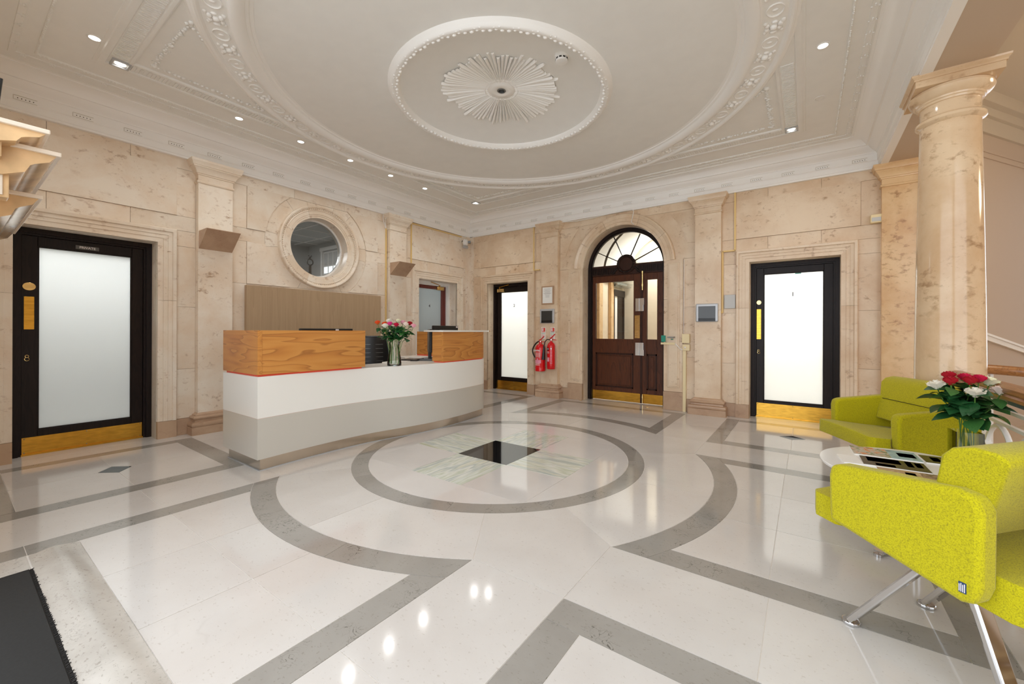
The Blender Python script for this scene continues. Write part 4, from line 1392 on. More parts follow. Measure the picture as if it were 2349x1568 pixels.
# ------------------------------------------------------------------ ceiling lamps
def downlight(label, x, y, lit=True, square=False, z=ZC):
    d = thing('ceiling_downlight', label, 'downlight', (x, y, z), 0, 'recessed ceiling downlights')
    if square:
        g = G()
        for b_ in ((-.058, .058, -.058, -.044), (-.058, .058, .044, .058), (-.058, -.044, -.044, .044), (.044, .058, -.044, .044)):
            g.box(*b_, -.022, .001)
        obj('bezel', g, 'silver_plastic', d)
        obj('baffle', G().box(-.046, .046, -.046, .046, -.012, -.008), 'white_paint', d)
        obj('lamp', G().lathe([(.034, -.014), (.034, -.012)], 20).pxy([(.034 * math.cos(2 * PI * i / 20), .034 * math.sin(2 * PI * i / 20)) for i in range(20)], -.0145, -.0135), 'lamp_glow' if lit else 'white_paint', d)
    else:
        obj('bezel', G().lathe([(.046, .001), (.046, -.004), (.040, -.006), (.033, -.004), (.031, .001)], 28), 'white_paint', d, smooth=40)
        obj('lamp', G().pxy([(.031 * math.cos(2 * PI * i / 24), .031 * math.sin(2 * PI * i / 24)) for i in range(24)], -.003, .0), 'lamp_glow' if lit else 'plaster', d)
    if lit:
        L = bpy.data.lights.new('downlight_beam', 'SPOT')
        L.energy = SPOT_W * 4; L.spot_size = math.radians(150); L.spot_blend = 1.0; L.shadow_soft_size = .045; L.color = (1, .985, .965)
        lo = bpy.data.objects.new('downlight_beam', L); COL.objects.link(lo); lo.parent = d; lo.location = (0, 0, -.028)
    return d
for nm, x, y in (('nearest the PRIVATE door', -2.45, -1.29), ('second from the PRIVATE door', -2.45, -.655), ('middle of the five', -2.45, -.022),
                 ('fourth from the PRIVATE door', -2.45, .605), ('farthest from the PRIVATE door', -2.45, 1.242)):
    downlight('lit round ceiling spot above the left wall, ' + nm, x, y)
downlight('lit round ceiling spot at the top left beside the fluted border', -2.02, -2.41)
downlight('lit round ceiling spot in the far corner above the CCTV camera', -2.02, 2.30)
downlight('lit round ceiling spot above door 1 near the square lamp', 2.045, 2.31)
downlight('large-looking lit round ceiling spot at the upper right', 2.48, .827)
downlight('unlit round ceiling spot at the right near the column', 2.48, 1.69, lit=False)
downlight('square lamp in the ceiling at the upper left corner of the fluted border', -2.25, -2.225, square=True)
downlight('small square lamp in the far corner of the ceiling', -2.25, 2.20, square=True)
downlight('square lamp in the right ceiling corner above door 1', 2.245, 2.22, square=True)
for x in (-.7, .55, 1.75):  # extra spots added out of view to balance the lighting
    downlight('added ceiling spot out of view near the entrance, %s' % {-.7: 'left of the mat', .55: 'above the mat', 1.75: 'right of the mat'}[x], x, -2.41)
sd = thing('smoke_detector', 'white smoke detector inside the ceiling ring near the sunburst', 'smoke detector', (.745, -.165, 3.392))
obj('detector_base', G().lathe([(0, .012), (.058, .010), (.060, -.012), (.052, -.018)], 32), 'white_paint', sd, smooth=40)
obj('detector_head', G().lathe([(.052, -.018), (.050, -.044), (.046, -.052), (0, -.056)], 32), 'white_paint', sd, smooth=40)
g = G()
for i in range(10):
    a = 2 * PI * i / 10
    g.bar((.0505 * math.cos(a - .2), .0505 * math.sin(a - .2), -.034), (.0505 * math.cos(a + .2), .0505 * math.sin(a + .2), -.034), .003, .012)
o = obj('detector_slots', g, 'dark_gap', sd); o['kind'] = 'stuff'

# ------------------------------------------------------------------ fittings on the walls
def wedge(label, t):
    r = wthing('wedge_uplighter', label, 'wall light', WL, t, -.09, 2.05, 'wedge uplighters on the pilasters')
    # plan: widens outwards; back edge on the shaft, front lip higher
    hw_ = .16
    vs = [(-hw_, 0, 0), (hw_, 0, 0), (-hw_, -.24, .190), (hw_, -.24, .190), (-hw_, -.24, .196), (hw_, -.24, .196), (-hw_, 0, .196), (hw_, 0, .196)]
    g = G().add(vs, [(0, 2, 3, 1), (2, 4, 5, 3), (0, 6, 4, 2), (1, 3, 5, 7), (0, 1, 7, 6)])
    obj('stone_shade', g, 'stone_plinth', r)
    obj('inner_tray', G().box(-hw_ + .01, hw_ - .01, -.22, -.01, .182, .186), 'white_paint', r)
wedge('stone wedge uplighter on the pilaster beside the PRIVATE door', -1.27)
wedge('stone wedge uplighter on the pilaster right of the round window', 1.27)

panel = tag(obj('wall_panel', G().box(-.953, .945, -.06, 0, .05, 1.692), 'taupe_veneer', bevel=.002), 'taupe veneer panel on the wall behind the reception desk', 'panel')
panel.location = wpos(WL, 0, -.019, 0); panel.rotation_euler = (0, 0, PI / 2)

# CCTV camera in the far corner
cc = wthing('security_camera', 'white dome security camera in the far corner under the cornice', 'camera', WL, 2.88, -.05, 2.93)
obj('camera_mount', G().box(-.03, .03, -.02, .02, .0, .06), 'grey_metal', cc)
obj('camera_body', G().lathe([(0, .05), (.035, .045), (.052, .02), (.056, -.02), (.048, -.055), (.03, -.07), (0, -.075)], 24), 'white_paint', cc, smooth=50).location = (0, -.045, -.03)
obj('camera_lens', G().lathe([(0, .0), (.026, .0), (.034, -.012), (.034, -.022), (.0, -.022)], 20), 'black_plastic', cc, smooth=40)
cl_ = cc.children[-1]; cl_.location = (.035, -.075, -.04); cl_.rotation_euler = (math.radians(80), 0, math.radians(40))
obj('infrared_lamp', G().box(-.05, .05, -.08, -.02, -.16, -.105), 'silver_plastic', cc, bevel=.008)

al = wthing('alarm_box', 'small pale alarm sensor box high beside the right pilaster', 'sensor', WB, 3.03, -.02, 2.392)
obj('sensor_case', G().box(-.05, .05, -.06, .014, 0, .095), 'cream_plastic', al, bevel=.006)
obj('sensor_window', G().box(-.04, .04, -.064, -.058, .015, .06), 'grey_box', al, bevel=.002)

def tablet(label, t):
    r = wthing('access_panel', label, 'wall screen', WB, t, -.09, 1.283, 'silver wall screens on the pilasters')
    obj('casing', G().box(-.142, .142, -.032, 0, 0, .25), 'silver_plastic', r, bevel=.012, seg=3)
    obj('screen', G().box(-.108, .110, -.035, -.030, .008, .215), 'screen_black', r, bevel=.002)
    obj('screen_lip', G().box(-.108, .110, -.037, -.034, .008, .050), 'black_plastic', r)
tablet('silver-framed grey screen on the pilaster above the fire extinguishers', -1.302)
tablet('silver-framed grey screen on the pilaster left of door 1', 1.264)

nf = wthing('wall_notice', 'small tan framed paper notice above the silver screen', 'notice', WB, -1.297, -.09, 1.612)
obj('frame', G().box(-.122, .122, -.018, 0, 0, .318), 'tan_frame', nf, bevel=.003)
obj('notice_sheet', G().box(-.098, .098, -.0195, -.017, .022, .297), 'paper', nf)
g = G()
for i in range(9):
    w_ = random.uniform(.05, .08)
    g.box(-w_, w_, -.0202, -.0194, .272 - .013 * i, .275 - .013 * i)
g.box(-.085, .085, -.0202, -.0194, .188, .1895)
for i in range(3):
    g.box(-.04, .04, -.0202, -.0194, .15 - .014 * i, .153 - .014 * i)
o = obj('printed_lines', g, 'ink_light', nf); o['kind'] = 'stuff'

gb = tag(obj('junction_box', G().box(-.067, .067, -.035, 0, 0, .187), 'grey_box', bevel=.006), 'pale grey blank box on the wall left of door 1', 'box')
gb.location = wpos(WB, 1.537, -.008, 1.461)
eb = wthing('exit_button', 'square steel plate with round green exit button by the arch', 'button', WB, .788, -.05, 1.03)
obj('plate', G().box(-.046, .046, -.014, 0, 0, .083), 'grey_metal', eb, bevel=.002)
obj('button', G().lathe([(0, .012), (.016, .010), (.018, 0)], 20), 'green_button', eb, smooth=50)
eb.children[-1].location = (0, -.014, .042); eb.children[-1].rotation_euler = (PI / 2, 0, 0)
eg = tag(obj('break_glass_box', G().box(-.03, .03, -.03, .03, 0, .095), 'green_button', bevel=.004), 'green emergency release box on the right jamb of the arch', 'button')
eg.location = wpos(WB, .66, -.02, .995)
jb = wthing('cable_box', 'cream cable box beside the right pilaster of the arch', 'box', WB, .978, -.018, .983)
obj('lid', G().box(-.05, .05, -.05, .012, 0, .13), 'cream_plastic', jb, bevel=.004)
jb2 = wthing('switch_box', 'cream switch box with small knob under the cable box', 'box', WB, .982, -.018, .875)
obj('lid', G().box(-.048, .048, -.045, .012, 0, .09), 'cream_plastic', jb2, bevel=.004)
obj('knob', G().ball((-.012, -.048, .045), .014, 12, 8), 'label_white', jb2, smooth=60)

def run(name, label, pts, w_, wl, mat='conduit', rnd=False, cat='conduit'):
    r = wthing(name, label, cat, wl, 0, 0, 0)
    for a, b in zip(pts, pts[1:]):
        g = G()
        if rnd:
            g.tube([a, b], w_ / 2, 8)
        else:
            g.bar(a, b, w_, w_, up=(0, 1, 0))
        obj('section', g, mat, r)
    return r
run('wall_trunking', 'wide cream trunking from the switch box down to the floor', [(.957, -.028, .0), (.957, -.028, .875)], .042, WB, 'cream_plastic')
run('wall_trunking', 'short cream trunking across the right jamb of the arch', [(.63, -.055, .972), (.83, -.055, .972)], .028, WB, 'cream_plastic')
run('brass_conduit', 'thin brass conduit right of door 2 dropping to the pilaster', [(-1.637, -.022, 3.02), (-1.637, -.022, 2.243), (-1.51, -.022, 2.243)], .017, WB)
run('brass_conduit', 'brass conduit stepping down left of door 1', [(1.597, -.026, 3.02), (1.597, -.026, 2.243), (1.447, -.026, 2.243), (1.447, -.026, 1.41), (1.39, -.095, 1.41)], .020, WB)
run('brass_conduit', 'brass conduit along the left edge of the pilaster by the round window', [(1.085, -.016, 2.80), (1.085, -.016, .20)], .018, WL)
run('brass_conduit', 'brass conduit under the cornice from pilaster to security camera', [(1.60, -.018, 2.25), (1.60, -.018, 3.0), (2.85, -.018, 3.0)], .018, WL)
def cable(label, pts, r_, wl):
    o = wthing('white_cable', label, 'cable', wl, 0, 0, 0)
    sm = []
    for i in range(len(pts) - 1):
        a, b = Vector(pts[i]), Vector(pts[i + 1])
        for k in range(4):
            sm.append(a.lerp(b, k / 4))
    sm.append(Vector(pts[-1]))
    obj('cable_run', G().tube(sm, r_, 6), 'white_cable', o, smooth=60)
cable('loose white cable hanging down to the crown of the arch', [(.20, -.07, 3.02), (.215, -.07, 2.99), (.205, -.066, 2.94), (.19, -.066, 2.87), (.18, -.066, 2.83), (.20, -.03, 2.80), (.25, .1, 2.79)], .006, WB)
cable('white cable sagging along under the cornice left of the arch', [(-1.02, -.10, 3.0), (-.75, -.075, 2.985), (-.45, -.07, 2.992), (-.2, -.07, 3.012), (.18, -.07, 3.022)], .005, WB)
cable('looped white cable at the pilaster capital right of the round window', [(1.02, -.03, 3.01), (1.0, -.05, 2.95), (1.02, -.05, 2.88), (1.06, -.04, 2.80)], .005, WL)
cable('second white cable loop beside the pilaster capital by the round window', [(1.10, -.18, 3.02), (1.05, -.10, 3.005), (1.035, -.06, 2.93), (1.07, -.03, 2.80)], .005, WL)
cable('white cable along the right edge of the arch jamb', [(.945, -.034, 2.18), (.945, -.034, 1.1)], .004, WB)
cable('grey-white lead from the trunking to the switch box', [(.82, -.06, .98), (.86, -.07, .95), (.90, -.06, .90), (.935, -.05, .885)], .006, WB)

# fire extinguishers and their signs
def ext(label, t, rad, hgt, z0, co2=False):
    r = wthing('fire_extinguisher', label, 'extinguisher', WB, t, -.09 - rad - .012, z0, 'fire extinguishers on the pilaster')
    sh = hgt * .80
    prof = [(rad * .92, 0), (rad, .008), (rad, .07), (rad * (1 if co2 else .965), .075), (rad * (1 if co2 else .965), sh), (rad * .86, sh + .035), (rad * .55, sh + .060), (rad * .28, sh + .07), (rad * .26, sh + .105), (0, sh + .105)]
    obj('cylinder', G().lathe(prof, 32), 'red_paint', r, smooth=40)
    zt = sh + .105
    obj('valve', G().lathe([(.0, zt - .01), (.022, zt - .01), (.022, zt + .02), (0, zt + .02)], 16), 'satin_chrome', r, smooth=40)
    obj('handle', G().bar((-.01, 0, zt + .02), (.075, 0, zt + .10), .02, .012).bar((-.01, 0, zt + .012), (.10, 0, zt + .0), .02, .010).bar((-.012, 0, zt - .005), (-.004, 0, zt + .04), .022, .03), 'red_paint', r, bevel=.002)
    if co2:
        p = [(-.02, -.02, zt + .005), (-.06, -.03, zt + .01), (-.10, -.035, zt - .03), (-.115, -.04, zt - .10)]
        obj('hose', G().tube(p, .009, 8), 'black_plastic', r, smooth=60)
        obj('horn', G().tube([(-.115, -.04, zt - .10), (-.122, -.045, zt - .18), (-.132, -.05, zt - .34)], [.014, .024, .036], 14), 'black_plastic', r, smooth=40)
    else:
        p = []
        for i in range(15):
            u = i / 14
            p.append((-.03 - .115 * math.sin(PI * min(1, u * 1.12)) ** .8 - .02 * u, -.01, zt + .01 - .36 * u))
        obj('hose', G().tube(p, .012, 8), 'black_plastic', r, smooth=60)
    # labels wrap the front of the cylinder
    def wrap(z0_, z1_, a0, a1, mat, name, rr=rad + .0006):
        g = G().lathe([(rr, z0_), (rr, z1_)], 12, (0, 0, 0), math.radians(-90 + a0), math.radians(-90 + a1))
        o_ = obj(name, g, mat, r, smooth=60)
        return o_
    if co2:
        wrap(sh - .075, sh - .025, -50, -5, 'label_black', 'type_band', rad + .001)
        for i in range(3):
            wrap(sh - .098 - .012 * i, sh - .094 - .012 * i, -48, 2, 'label_white', 'printed_line', rad + .001)
        wrap(.13, .20, -48, 4, 'label_pink', 'printed_panel', rad + .001)
        for i in range(9):
            wrap(.10 + .026 * i, .108 + .026 * i, 16, 46, 'label_pink', 'printed_line', rad + .001)
        wrap(sh - .055, sh - .03, 20, 40, 'label_white', 'round_mark', rad + .001)
        tx = text('lettering', 'CO2', .020, 'label_white', r, (-.026, -rad - .0022, sh - .048))
    else:
        for i in range(4):
            wrap(sh - .088 - .022 * i, sh - .080 - .022 * i, -52, 30, 'label_white', 'printed_line', rad * .965 + .001)
        wrap(sh - .225, sh - .175, -15, 8, 'label_pink', 'printed_panel', rad * .965 + .001)
        wrap(.14, .195, -50, 40, 'label_pink', 'printed_panel', rad * .965 + .001)
        for i in range(3):
            wrap(.105 + .014 * i, .110 + .014 * i, -40, 25, 'label_white', 'printed_line', rad * .965 + .001)
        tx = text('lettering', 'WATER', .038, 'label_white', r, (-.018, -rad * .99, sh - .045), bold=.0012)
    return r
ext('larger red water fire extinguisher with black hose on the pilaster', -1.385, .090, .50, .455)
ext('slimmer red fire extinguisher with black horn on the pilaster', -1.182, .068, .49, .50, True)
def sign(label, t, green):
    r = wthing('extinguisher_sign', label, 'sign', WB, t, -.09, 1.01, 'extinguisher instruction signs')
    obj('sign_plate', G().box(-.043, .043, -.004, 0, 0, .205), 'paper', r)
    obj('sign_picture', G().box(-.034, .034, -.0052, -.0035, .132, .194), 'label_red', r)
    obj('sign_picture', G().box(-.026, -.006, -.006, -.005, .138, .188).box(.004, .008, -.006, -.005, .138, .188), 'label_white', r)
    obj('sign_band', G().box(-.034, .034, -.0052, -.0035, .118, .126), 'label_red' if not green else 'label_black', r)
    g = G(); g2 = G()
    for i in range(5):
        (g2 if i == 0 or (green and i == 1) else g).box(-.032, -.018, -.0052, -.0035, .092 - .019 * i, .102 - .019 * i).box(-.01, .03 - .004 * i, -.0052, -.0035, .094 - .019 * i, .099 - .019 * i)
    obj('sign_line', g, 'label_red', r); obj('sign_line', g2, 'label_green', r)
sign('narrow red and cream sign above the larger fire extinguisher', -1.384, False)
sign('narrow red and cream sign above the slimmer fire extinguisher', -1.198, True)

# ------------------------------------------------------------------ reception desk
FRONT = [(-1.605, -1.228), (-1.35, -1.252), (-1.1, -1.265), (-.8, -1.268), (-.55, -1.252), (-.33, -1.212), (-.12, -1.162), (.06, -1.132), (.25, -1.115), (.45, -1.112), (.7, -1.125), (.95, -1.155), (1.12, -1.185), (1.20, -1.21), (1.235, -1.245)]
def fx(y):
    P = FRONT
    for i in range(len(P) - 1):
        if P[i][0] <= y <= P[i + 1][0]:
            p0, p1, p2, p3 = P[max(i - 1, 0)], P[i], P[i + 1], P[min(i + 2, len(P) - 1)]
            u = (y - p1[0]) / (p2[0] - p1[0])
            m1 = (p2[1] - p0[1]) / (p2[0] - p0[0]) * (p2[0] - p1[0]); m2 = (p3[1] - p1[1]) / (p3[0] - p1[0]) * (p2[0] - p1[0])
            return (2 * u ** 3 - 3 * u * u + 1) * p1[1] + (u ** 3 - 2 * u * u + u) * m1 + (-2 * u ** 3 + 3 * u * u) * p2[1] + (u ** 3 - u * u) * m2
    return P[-1][1] if y > P[0][0] else P[0][1]
desk = thing('reception_desk', 'long curved white and grey reception desk with oak screens', 'desk', (-1.55, -.2, 0))
DO = Vector((1.55, .2, 0))
def dsk(poly, off=0.0):
    return [(x + 1.55, y + .2) for x, y in poly]
def front_poly(y0, y1, off, back, n=60):
    pts = [(fx(y0 + (y1 - y0) * i / n) - off, y0 + (y1 - y0) * i / n) for i in range(n + 1)]
    return pts + [(back, y1), (back, y0)]
BK = -1.92
obj('steel_plinth', G().pxy(dsk(front_poly(-1.572, 1.20, .030, -1.88)), .0, .105), 'steel_plinth', desk, smooth=30)
obj('plinth_foot', G().pxy(dsk(front_poly(-1.582, 1.21, .022, -1.89)), .0, .006), 'silver_plastic', desk)
obj('lower_panel', G().pxy(dsk(front_poly(-1.605, 1.235, 0, BK)), .100, .429), 'grey_laminate', desk, smooth=30)
obj('shadow_gap', G().pxy(dsk(front_poly(-1.602, 1.232, .003, BK + .003)), .428, .434), 'gap_beige', desk)
obj('upper_panel', G().pxy(dsk(front_poly(-1.605, 1.235, 0, -1.62)), .434, .770), 'white_laminate', desk, smooth=30)
obj('end_panel', G().pxy(dsk(rect(BK, -1.62, -1.605, -1.56)), .434, .770), 'white_laminate', desk)
obj('worktop', G().pxy(dsk(rect(-1.95, -1.60, -1.56, .35)), .715, .742), 'white_laminate', desk)
obj('return_top', G().pxy(dsk([(-1.55, .36), (-1.55, 1.215), (-2.57, 1.215), (-2.57, .80), (-2.25, .70), (-1.85, .42)]), .742, .768), 'white_laminate', desk)
obj('return_leg', G().box(-2.57 + 1.55, -2.54 + 1.55, .85 + .2, 1.2 + .2, 0, .742), 'white_laminate', desk)
# oak screens
obj('red_strip', G().pxy(dsk(rect(-1.885, -1.258, -1.59, -.645)), .769, .787), 'red_band', desk)
obj('oak_screen', G().pxy(dsk(rect(-1.925, -1.233, -1.604, -1.57)), .786, 1.147), 'oak_x', desk)
obj('oak_screen', G().pxy(dsk(rect(-1.265, -1.236, -1.569, -.62)), .786, 1.147), 'oak_y', desk)
obj('oak_screen', G().pxy(dsk(rect(-1.44, -1.266, -.645, -.62)), .786, 1.147), 'oak_x', desk)
obj('oak_cap', G().pxy(dsk(rect(-1.45, -1.266, -1.569, -.646)), 1.118, 1.1465), 'oak_y', desk)
rs = [(fx(.347 + .845 * i / 30) - .012, .347 + .845 * i / 30) for i in range(31)]
obj('red_strip', G().pxy(dsk([(x - .012, y + .008) for x, y in rs[:-1]] + [(-1.30, rs[-1][1]), (-1.29, .355)]), .769, .784), 'red_band', desk)
obj('oak_screen', G().pxy(dsk(rs + [(x - .03, y) for x, y in rs[::-1]]), .783, 1.135), 'oak_y', desk, smooth=30)
obj('oak_screen', G().pxy(dsk(rect(-1.31, -1.152, .347, .372)), .783, 1.135), 'oak_x', desk)
sh_ = [(fx(min(1.2, .32 + .98 * i / 30)) + .006, .32 + .98 * i / 30) for i in range(31)]
obj('transaction_shelf', G().pxy(dsk(sh_ + [(-1.52, 1.31), (-1.52, .40), (-1.34, .32)]), 1.135, 1.155), 'white_laminate', desk, smooth=30)
obj('shelf_edge', G().pxy(dsk(rect(-1.50, fx(1.2) + .01, 1.30, 1.312)), 1.137, 1.154), 'oak_x', desk)
obj('oak_screen', G().pxy(dsk(rect(-2.555, -1.56, 1.185, 1.215)), .782, 1.135), 'oak_x', desk)
obj('red_strip', G().pxy(dsk(rect(-2.54, -1.56, 1.178, 1.215)), .768, .783), 'red_band', desk)
obj('white_upright', G().pxy(dsk(rect(-2.575, -2.557, 1.18, 1.22)), .768, 1.135), 'white_laminate', desk)

def monitor(label, x, y, z0, w_, hgt, rz, tilt=0.0, tagx=.12):
    m = thing('computer_monitor', label, 'monitor', (x, y, z0), rz, 'monitors on the reception desk')
    obj('screen_back', G().box(-w_ / 2, w_ / 2, -.018, .018, .10, .10 + hgt), 'black_plastic', m, bevel=.008)
    obj('back_bulge', G().box(-w_ * .3, w_ * .3, -.045, -.015, .16, .05 + hgt), 'black_plastic', m, bevel=.012)
    obj('stand', G().box(-.03, .03, -.02, .02, .01, .14), 'black_plastic', m)
    obj('stand_base', G().box(-.12, .12, -.08, .08, 0, .012), 'black_plastic', m, bevel=.004)
    obj('sticker', G().box(tagx, tagx + .035, -.0205, -.0185, .10 + hgt - .028, .10 + hgt - .006), 'label_white', m)
monitor('black monitor edge rising above the left oak screen', -1.62, -.80, .742, .56, .325, math.radians(90), tagx=.08)
monitor('black monitor rising above the white transaction shelf', -1.72, .97, .768, .50, .350, math.radians(93), tagx=.20)
monitor('black monitor half hidden behind the right oak screen end', -1.63, .60, .768, .34, .30, math.radians(142), tagx=.10)

ch = thing('office_chair', 'black slatted office chair back behind the reception desk', 'chair', (-2.20, .20, 0), math.radians(64))
g = G()
rows = []
for i in range(9):
    u = i / 8
    z = .50 + .56 * u
    wd_ = .22 - .05 * u ** 3
    rows.append([(x * wd_, .24 + .06 * u - .04 * (1 - x * x), z) for x in (-1, -.5, 0, .5, 1)])
g.grid(rows); g.grid([[(p[0], p[1] + .028, p[2]) for p in r][::-1] for r in rows])
def ring(r0, r1):
    return [r0[0], r1[0]]
edge = [r[0] for r in rows] + rows[-1] + [r[-1] for r in rows[::-1]] + rows[0][::-1]
g.tube([(p[0], p[1] + .014, p[2]) for p in edge], .017, 6, False)
obj('backrest', g, 'black_plastic', ch, smooth=50)
for i in range(8):
    u = .12 + .1 * i
    z = .50 + .56 * u
    for sx in (-1, 1):
        obj('back_slot', G().bar((sx * .03, .21 + .06 * u - .005, z), (sx * .13, .218 + .06 * u - .005, z), .004, .006), 'grey_metal', ch)
obj('seat', G().box(-.24, .24, -.26, .22, .42, .49), 'black_plastic', ch, bevel=.03, seg=3)
obj('back_bar', G().bar((0, .2, .42), (0, .27, .62), .06, .02), 'black_plastic', ch)
for sx in (-1, 1):
    obj('armrest', G().box(sx * .27 - .025, sx * .27 + .025, -.10, .16, .68, .71).box(sx * .27 - .015, sx * .27 + .015, .0, .06, .44, .69), 'black_plastic', ch, bevel=.006)
obj('gas_column', G().tube([(0, 0, .08), (0, 0, .42)], .025, 10), 'chrome', ch, smooth=50)
for i in range(5):
    a = 2 * PI * i / 5
    l_ = obj('base_leg', G().bar((0, 0, .10), (.28 * math.cos(a), .28 * math.sin(a), .065), .04, .025), 'black_plastic', ch)
    obj('castor', G().ball((.28 * math.cos(a), .28 * math.sin(a), .028), .028, 10, 8), 'black_plastic', l_, smooth=60)

# papers and a keyboard on the desk
for i, (x, y, rz_, m, lb) in enumerate(((-1.60, .05, .3, 'paper', 'white paper sheet on the counter nearest the desk vase'), (-1.66, .20, -.2, 'ink_light', 'grey printed leaflets lying beside the desk vase'),
                              (-1.72, .40, .5, 'cover_dark', 'dark brochure lying near the right oak screen'), (-1.80, .62, .15, 'paper', 'stack of white forms on the return worktop'))):
    z = .770 if x > -1.62 else (.742 if y < .36 else .768)
    if y < .36: z = .742 if x < -1.62 else .770
    p = tag(obj('paper_stack', G().box(-.10, .10, -.14, .14, 0, .012 + .006 * i), m), lb, 'paper', 'papers on the reception desk')
    p.location = (x, y, z); p.rotation_euler = (0, 0, rz_)
kb = thing('keyboard', 'black keyboard on the return worktop by the right oak screen', 'keyboard', (-1.60, .48, .768), math.radians(40))
obj('key_bed', G().box(-.17, .17, -.06, .06, 0, .014), 'black_plastic', kb, bevel=.004)
g = G()
for i in range(12):
    for j in range(4):
        g.box(-.155 + .026 * i, -.133 + .026 * i, -.05 + .025 * j, -.030 + .025 * j, .013, .019)
o = obj('keys', g, 'grey_metal', kb); o['kind'] = 'stuff'

# ------------------------------------------------------------------ roses
def petal_mesh(rose_r, openness):
    g = G()
    rings = ((5, .34, 1.0, .05), (5, .62, .95, .28), (6, .95, .85, .62))
    for n_, rr, hh, lean in rings:
        for i in range(n_):
            a = 2 * PI * i / n_ + rr * 2.1
            w_ = PI / n_ * 1.35
            rows = []
            for j in range(5):
                v = j / 4
                row = []
                for k in range(5):
                    u = (k - 2) / 2
                    rad = rose_r * (rr * (.30 + .70 * math.sin(v * PI / 2)) + lean * openness * .55 * v ** 3)
                    edge = 1 - .35 * abs(u) ** 2.5 * v
                    z = rose_r * 1.55 * hh * v * edge - rose_r * .25 * lean * openness * v ** 4
                    ang = a + u * w_ * (.55 + .45 * v)
                    row.append((rad * math.cos(ang), rad * math.sin(ang), z))
                rows.append(row)
            g.grid(rows)
    g.ball((0, 0, rose_r * .75), rose_r * .30, 8, 6, (1, 1, 1.8))
    return me_of(g, 'bloom', 70)
BLOOM = {}
LEAFM = None
def leaf_mesh():
    rows = []
    for j in range(6):
        v = j / 5
        w_ = .42 * math.sin(PI * (.06 + .94 * v) ** .85) if v < 1 else 0
        rows.append([(x * w_, v, .10 * v * (1 - v) * 2 - .22 * v * v + .10 * abs(x) * w_) for x in (-1, -.5, 0, .5, 1)])
    return me_of(G().grid(rows), 'leaf', 60)
LEAFM = {}
for mn in ('leaf', 'leaf_light'):
    LEAFM[mn] = leaf_mesh(); LEAFM[mn].materials.append(M[mn])
def rose(label, base, head, colour, r_, group, n_leaf=5, openness=.5, leaf_len=.06, low=.35, spread=1.0):
    b, h = Vector(base), Vector(head)
    o = thing('rose', label, 'flower', b, 0, group)
    L = h - b
    mid = L * .5 + Vector((0, 0, .02))
    path = [(0, 0, 0), (L.x * .10, L.y * .10, L.z * .38), (L.x * .26, L.y * .26, L.z * .60), tuple(L * .8 + Vector((0, 0, .008))), tuple(L)]
    obj('stem', G().tube(path, .0028, 5), 'stem', o, smooth=60)
    key = (colour, round(r_, 4), openness)
    if key not in BLOOM:
        me = petal_mesh(r_, openness); me.materials.append(M['petal_' + colour]); BLOOM[key] = me
    d = (L - Vector(path[3])).normalized()
    bl = obj('bloom', BLOOM[key], 'petal_' + colour, o)
    bl.location = L - d * r_ * .2
    q_ = Vector((0, 0, 1)).rotation_difference((d + Vector((0, 0, 1.0))).normalized())
    bl.rotation_mode = 'QUATERNION'; bl.rotation_quaternion = q_
    sp = G()
    for i in range(5):
        a = 2 * PI * i / 5
        sp.bar((0, 0, 0), (r_ * .6 * math.cos(a), r_ * .6 * math.sin(a), r_ * .25), .008, .002)
    s_ = obj('sepal', sp, 'stem', o); s_.location = bl.location
    for i in range(n_leaf):
        u = low + (.93 - low) * (i + random.random() * .6) / n_leaf
        p = Vector(path[1]).lerp(L, u) if u > .3 else L * u
        lf_ = obj('leaf', LEAFM[random.choice(('leaf', 'leaf', 'leaf_light'))], 'leaf', o)
        lf_.location = p
        sc_ = leaf_len * random.uniform(.8, 1.35)
        lf_.scale = (sc_, sc_ * 1.15, sc_)
        lf_.rotation_euler = (math.radians(random.uniform(-35, 25)), math.radians(random.uniform(-30, 30)), random.uniform(0, 2 * PI))
    return o

# desk vase
VX, VY, VZ = -1.25, -.255, .770
vase = thing('flower_vase', 'flared clear glass vase standing on the reception counter', 'vase', (VX, VY, VZ))
pv = [(0, .004), (.066, .003), (.074, .010), (.074, .03), (.066, .09), (.052, .17), (.050, .21), (.062, .265)]
obj('vase_wall', G().lathe(pv, 36), 'vase_glass', vase, smooth=60)
obj('vase_foot', G().lathe([(0, .002), (.068, .001), (.074, .006), (.068, .016), (0, .014)], 36), 'vase_glass', vase, smooth=40)
DESK_R = [('orange', -.17, .448, .03, 'orange rose at the far left of the desk bouquet'), ('orange', -.115, .437, -.03, 'orange rose second from the left in the desk bouquet'),
          ('white', -.075, .465, -.06, 'white rose high at the left of the desk bouquet'), ('white', -.08, .412, .06, 'large white rose low in the front of the desk bouquet'),
          ('pink', -.032, .436, .05, 'bright pink rose near the middle of the desk bouquet'), ('cream', .038, .468, .0, 'cream rose at the top of the desk bouquet'),
          ('crimson', .036, .425, .06, 'crimson rose below the cream one in the desk bouquet'), ('pale_pink', .080, .452, -.04, 'pale pink rose behind the cream one in the desk bouquet'),
          ('blush', .135, .432, .06, 'blush rose in front of a red one in the desk bouquet'), ('red', .158, .442, -.02, 'red rose at the right of the desk bouquet'),
          ('pale_pink', .21, .415, .03, 'pale pink rose at the far right of the desk bouquet'), ('red', .010, .470, -.08, 'dark red rose behind the cream one in the desk bouquet')]
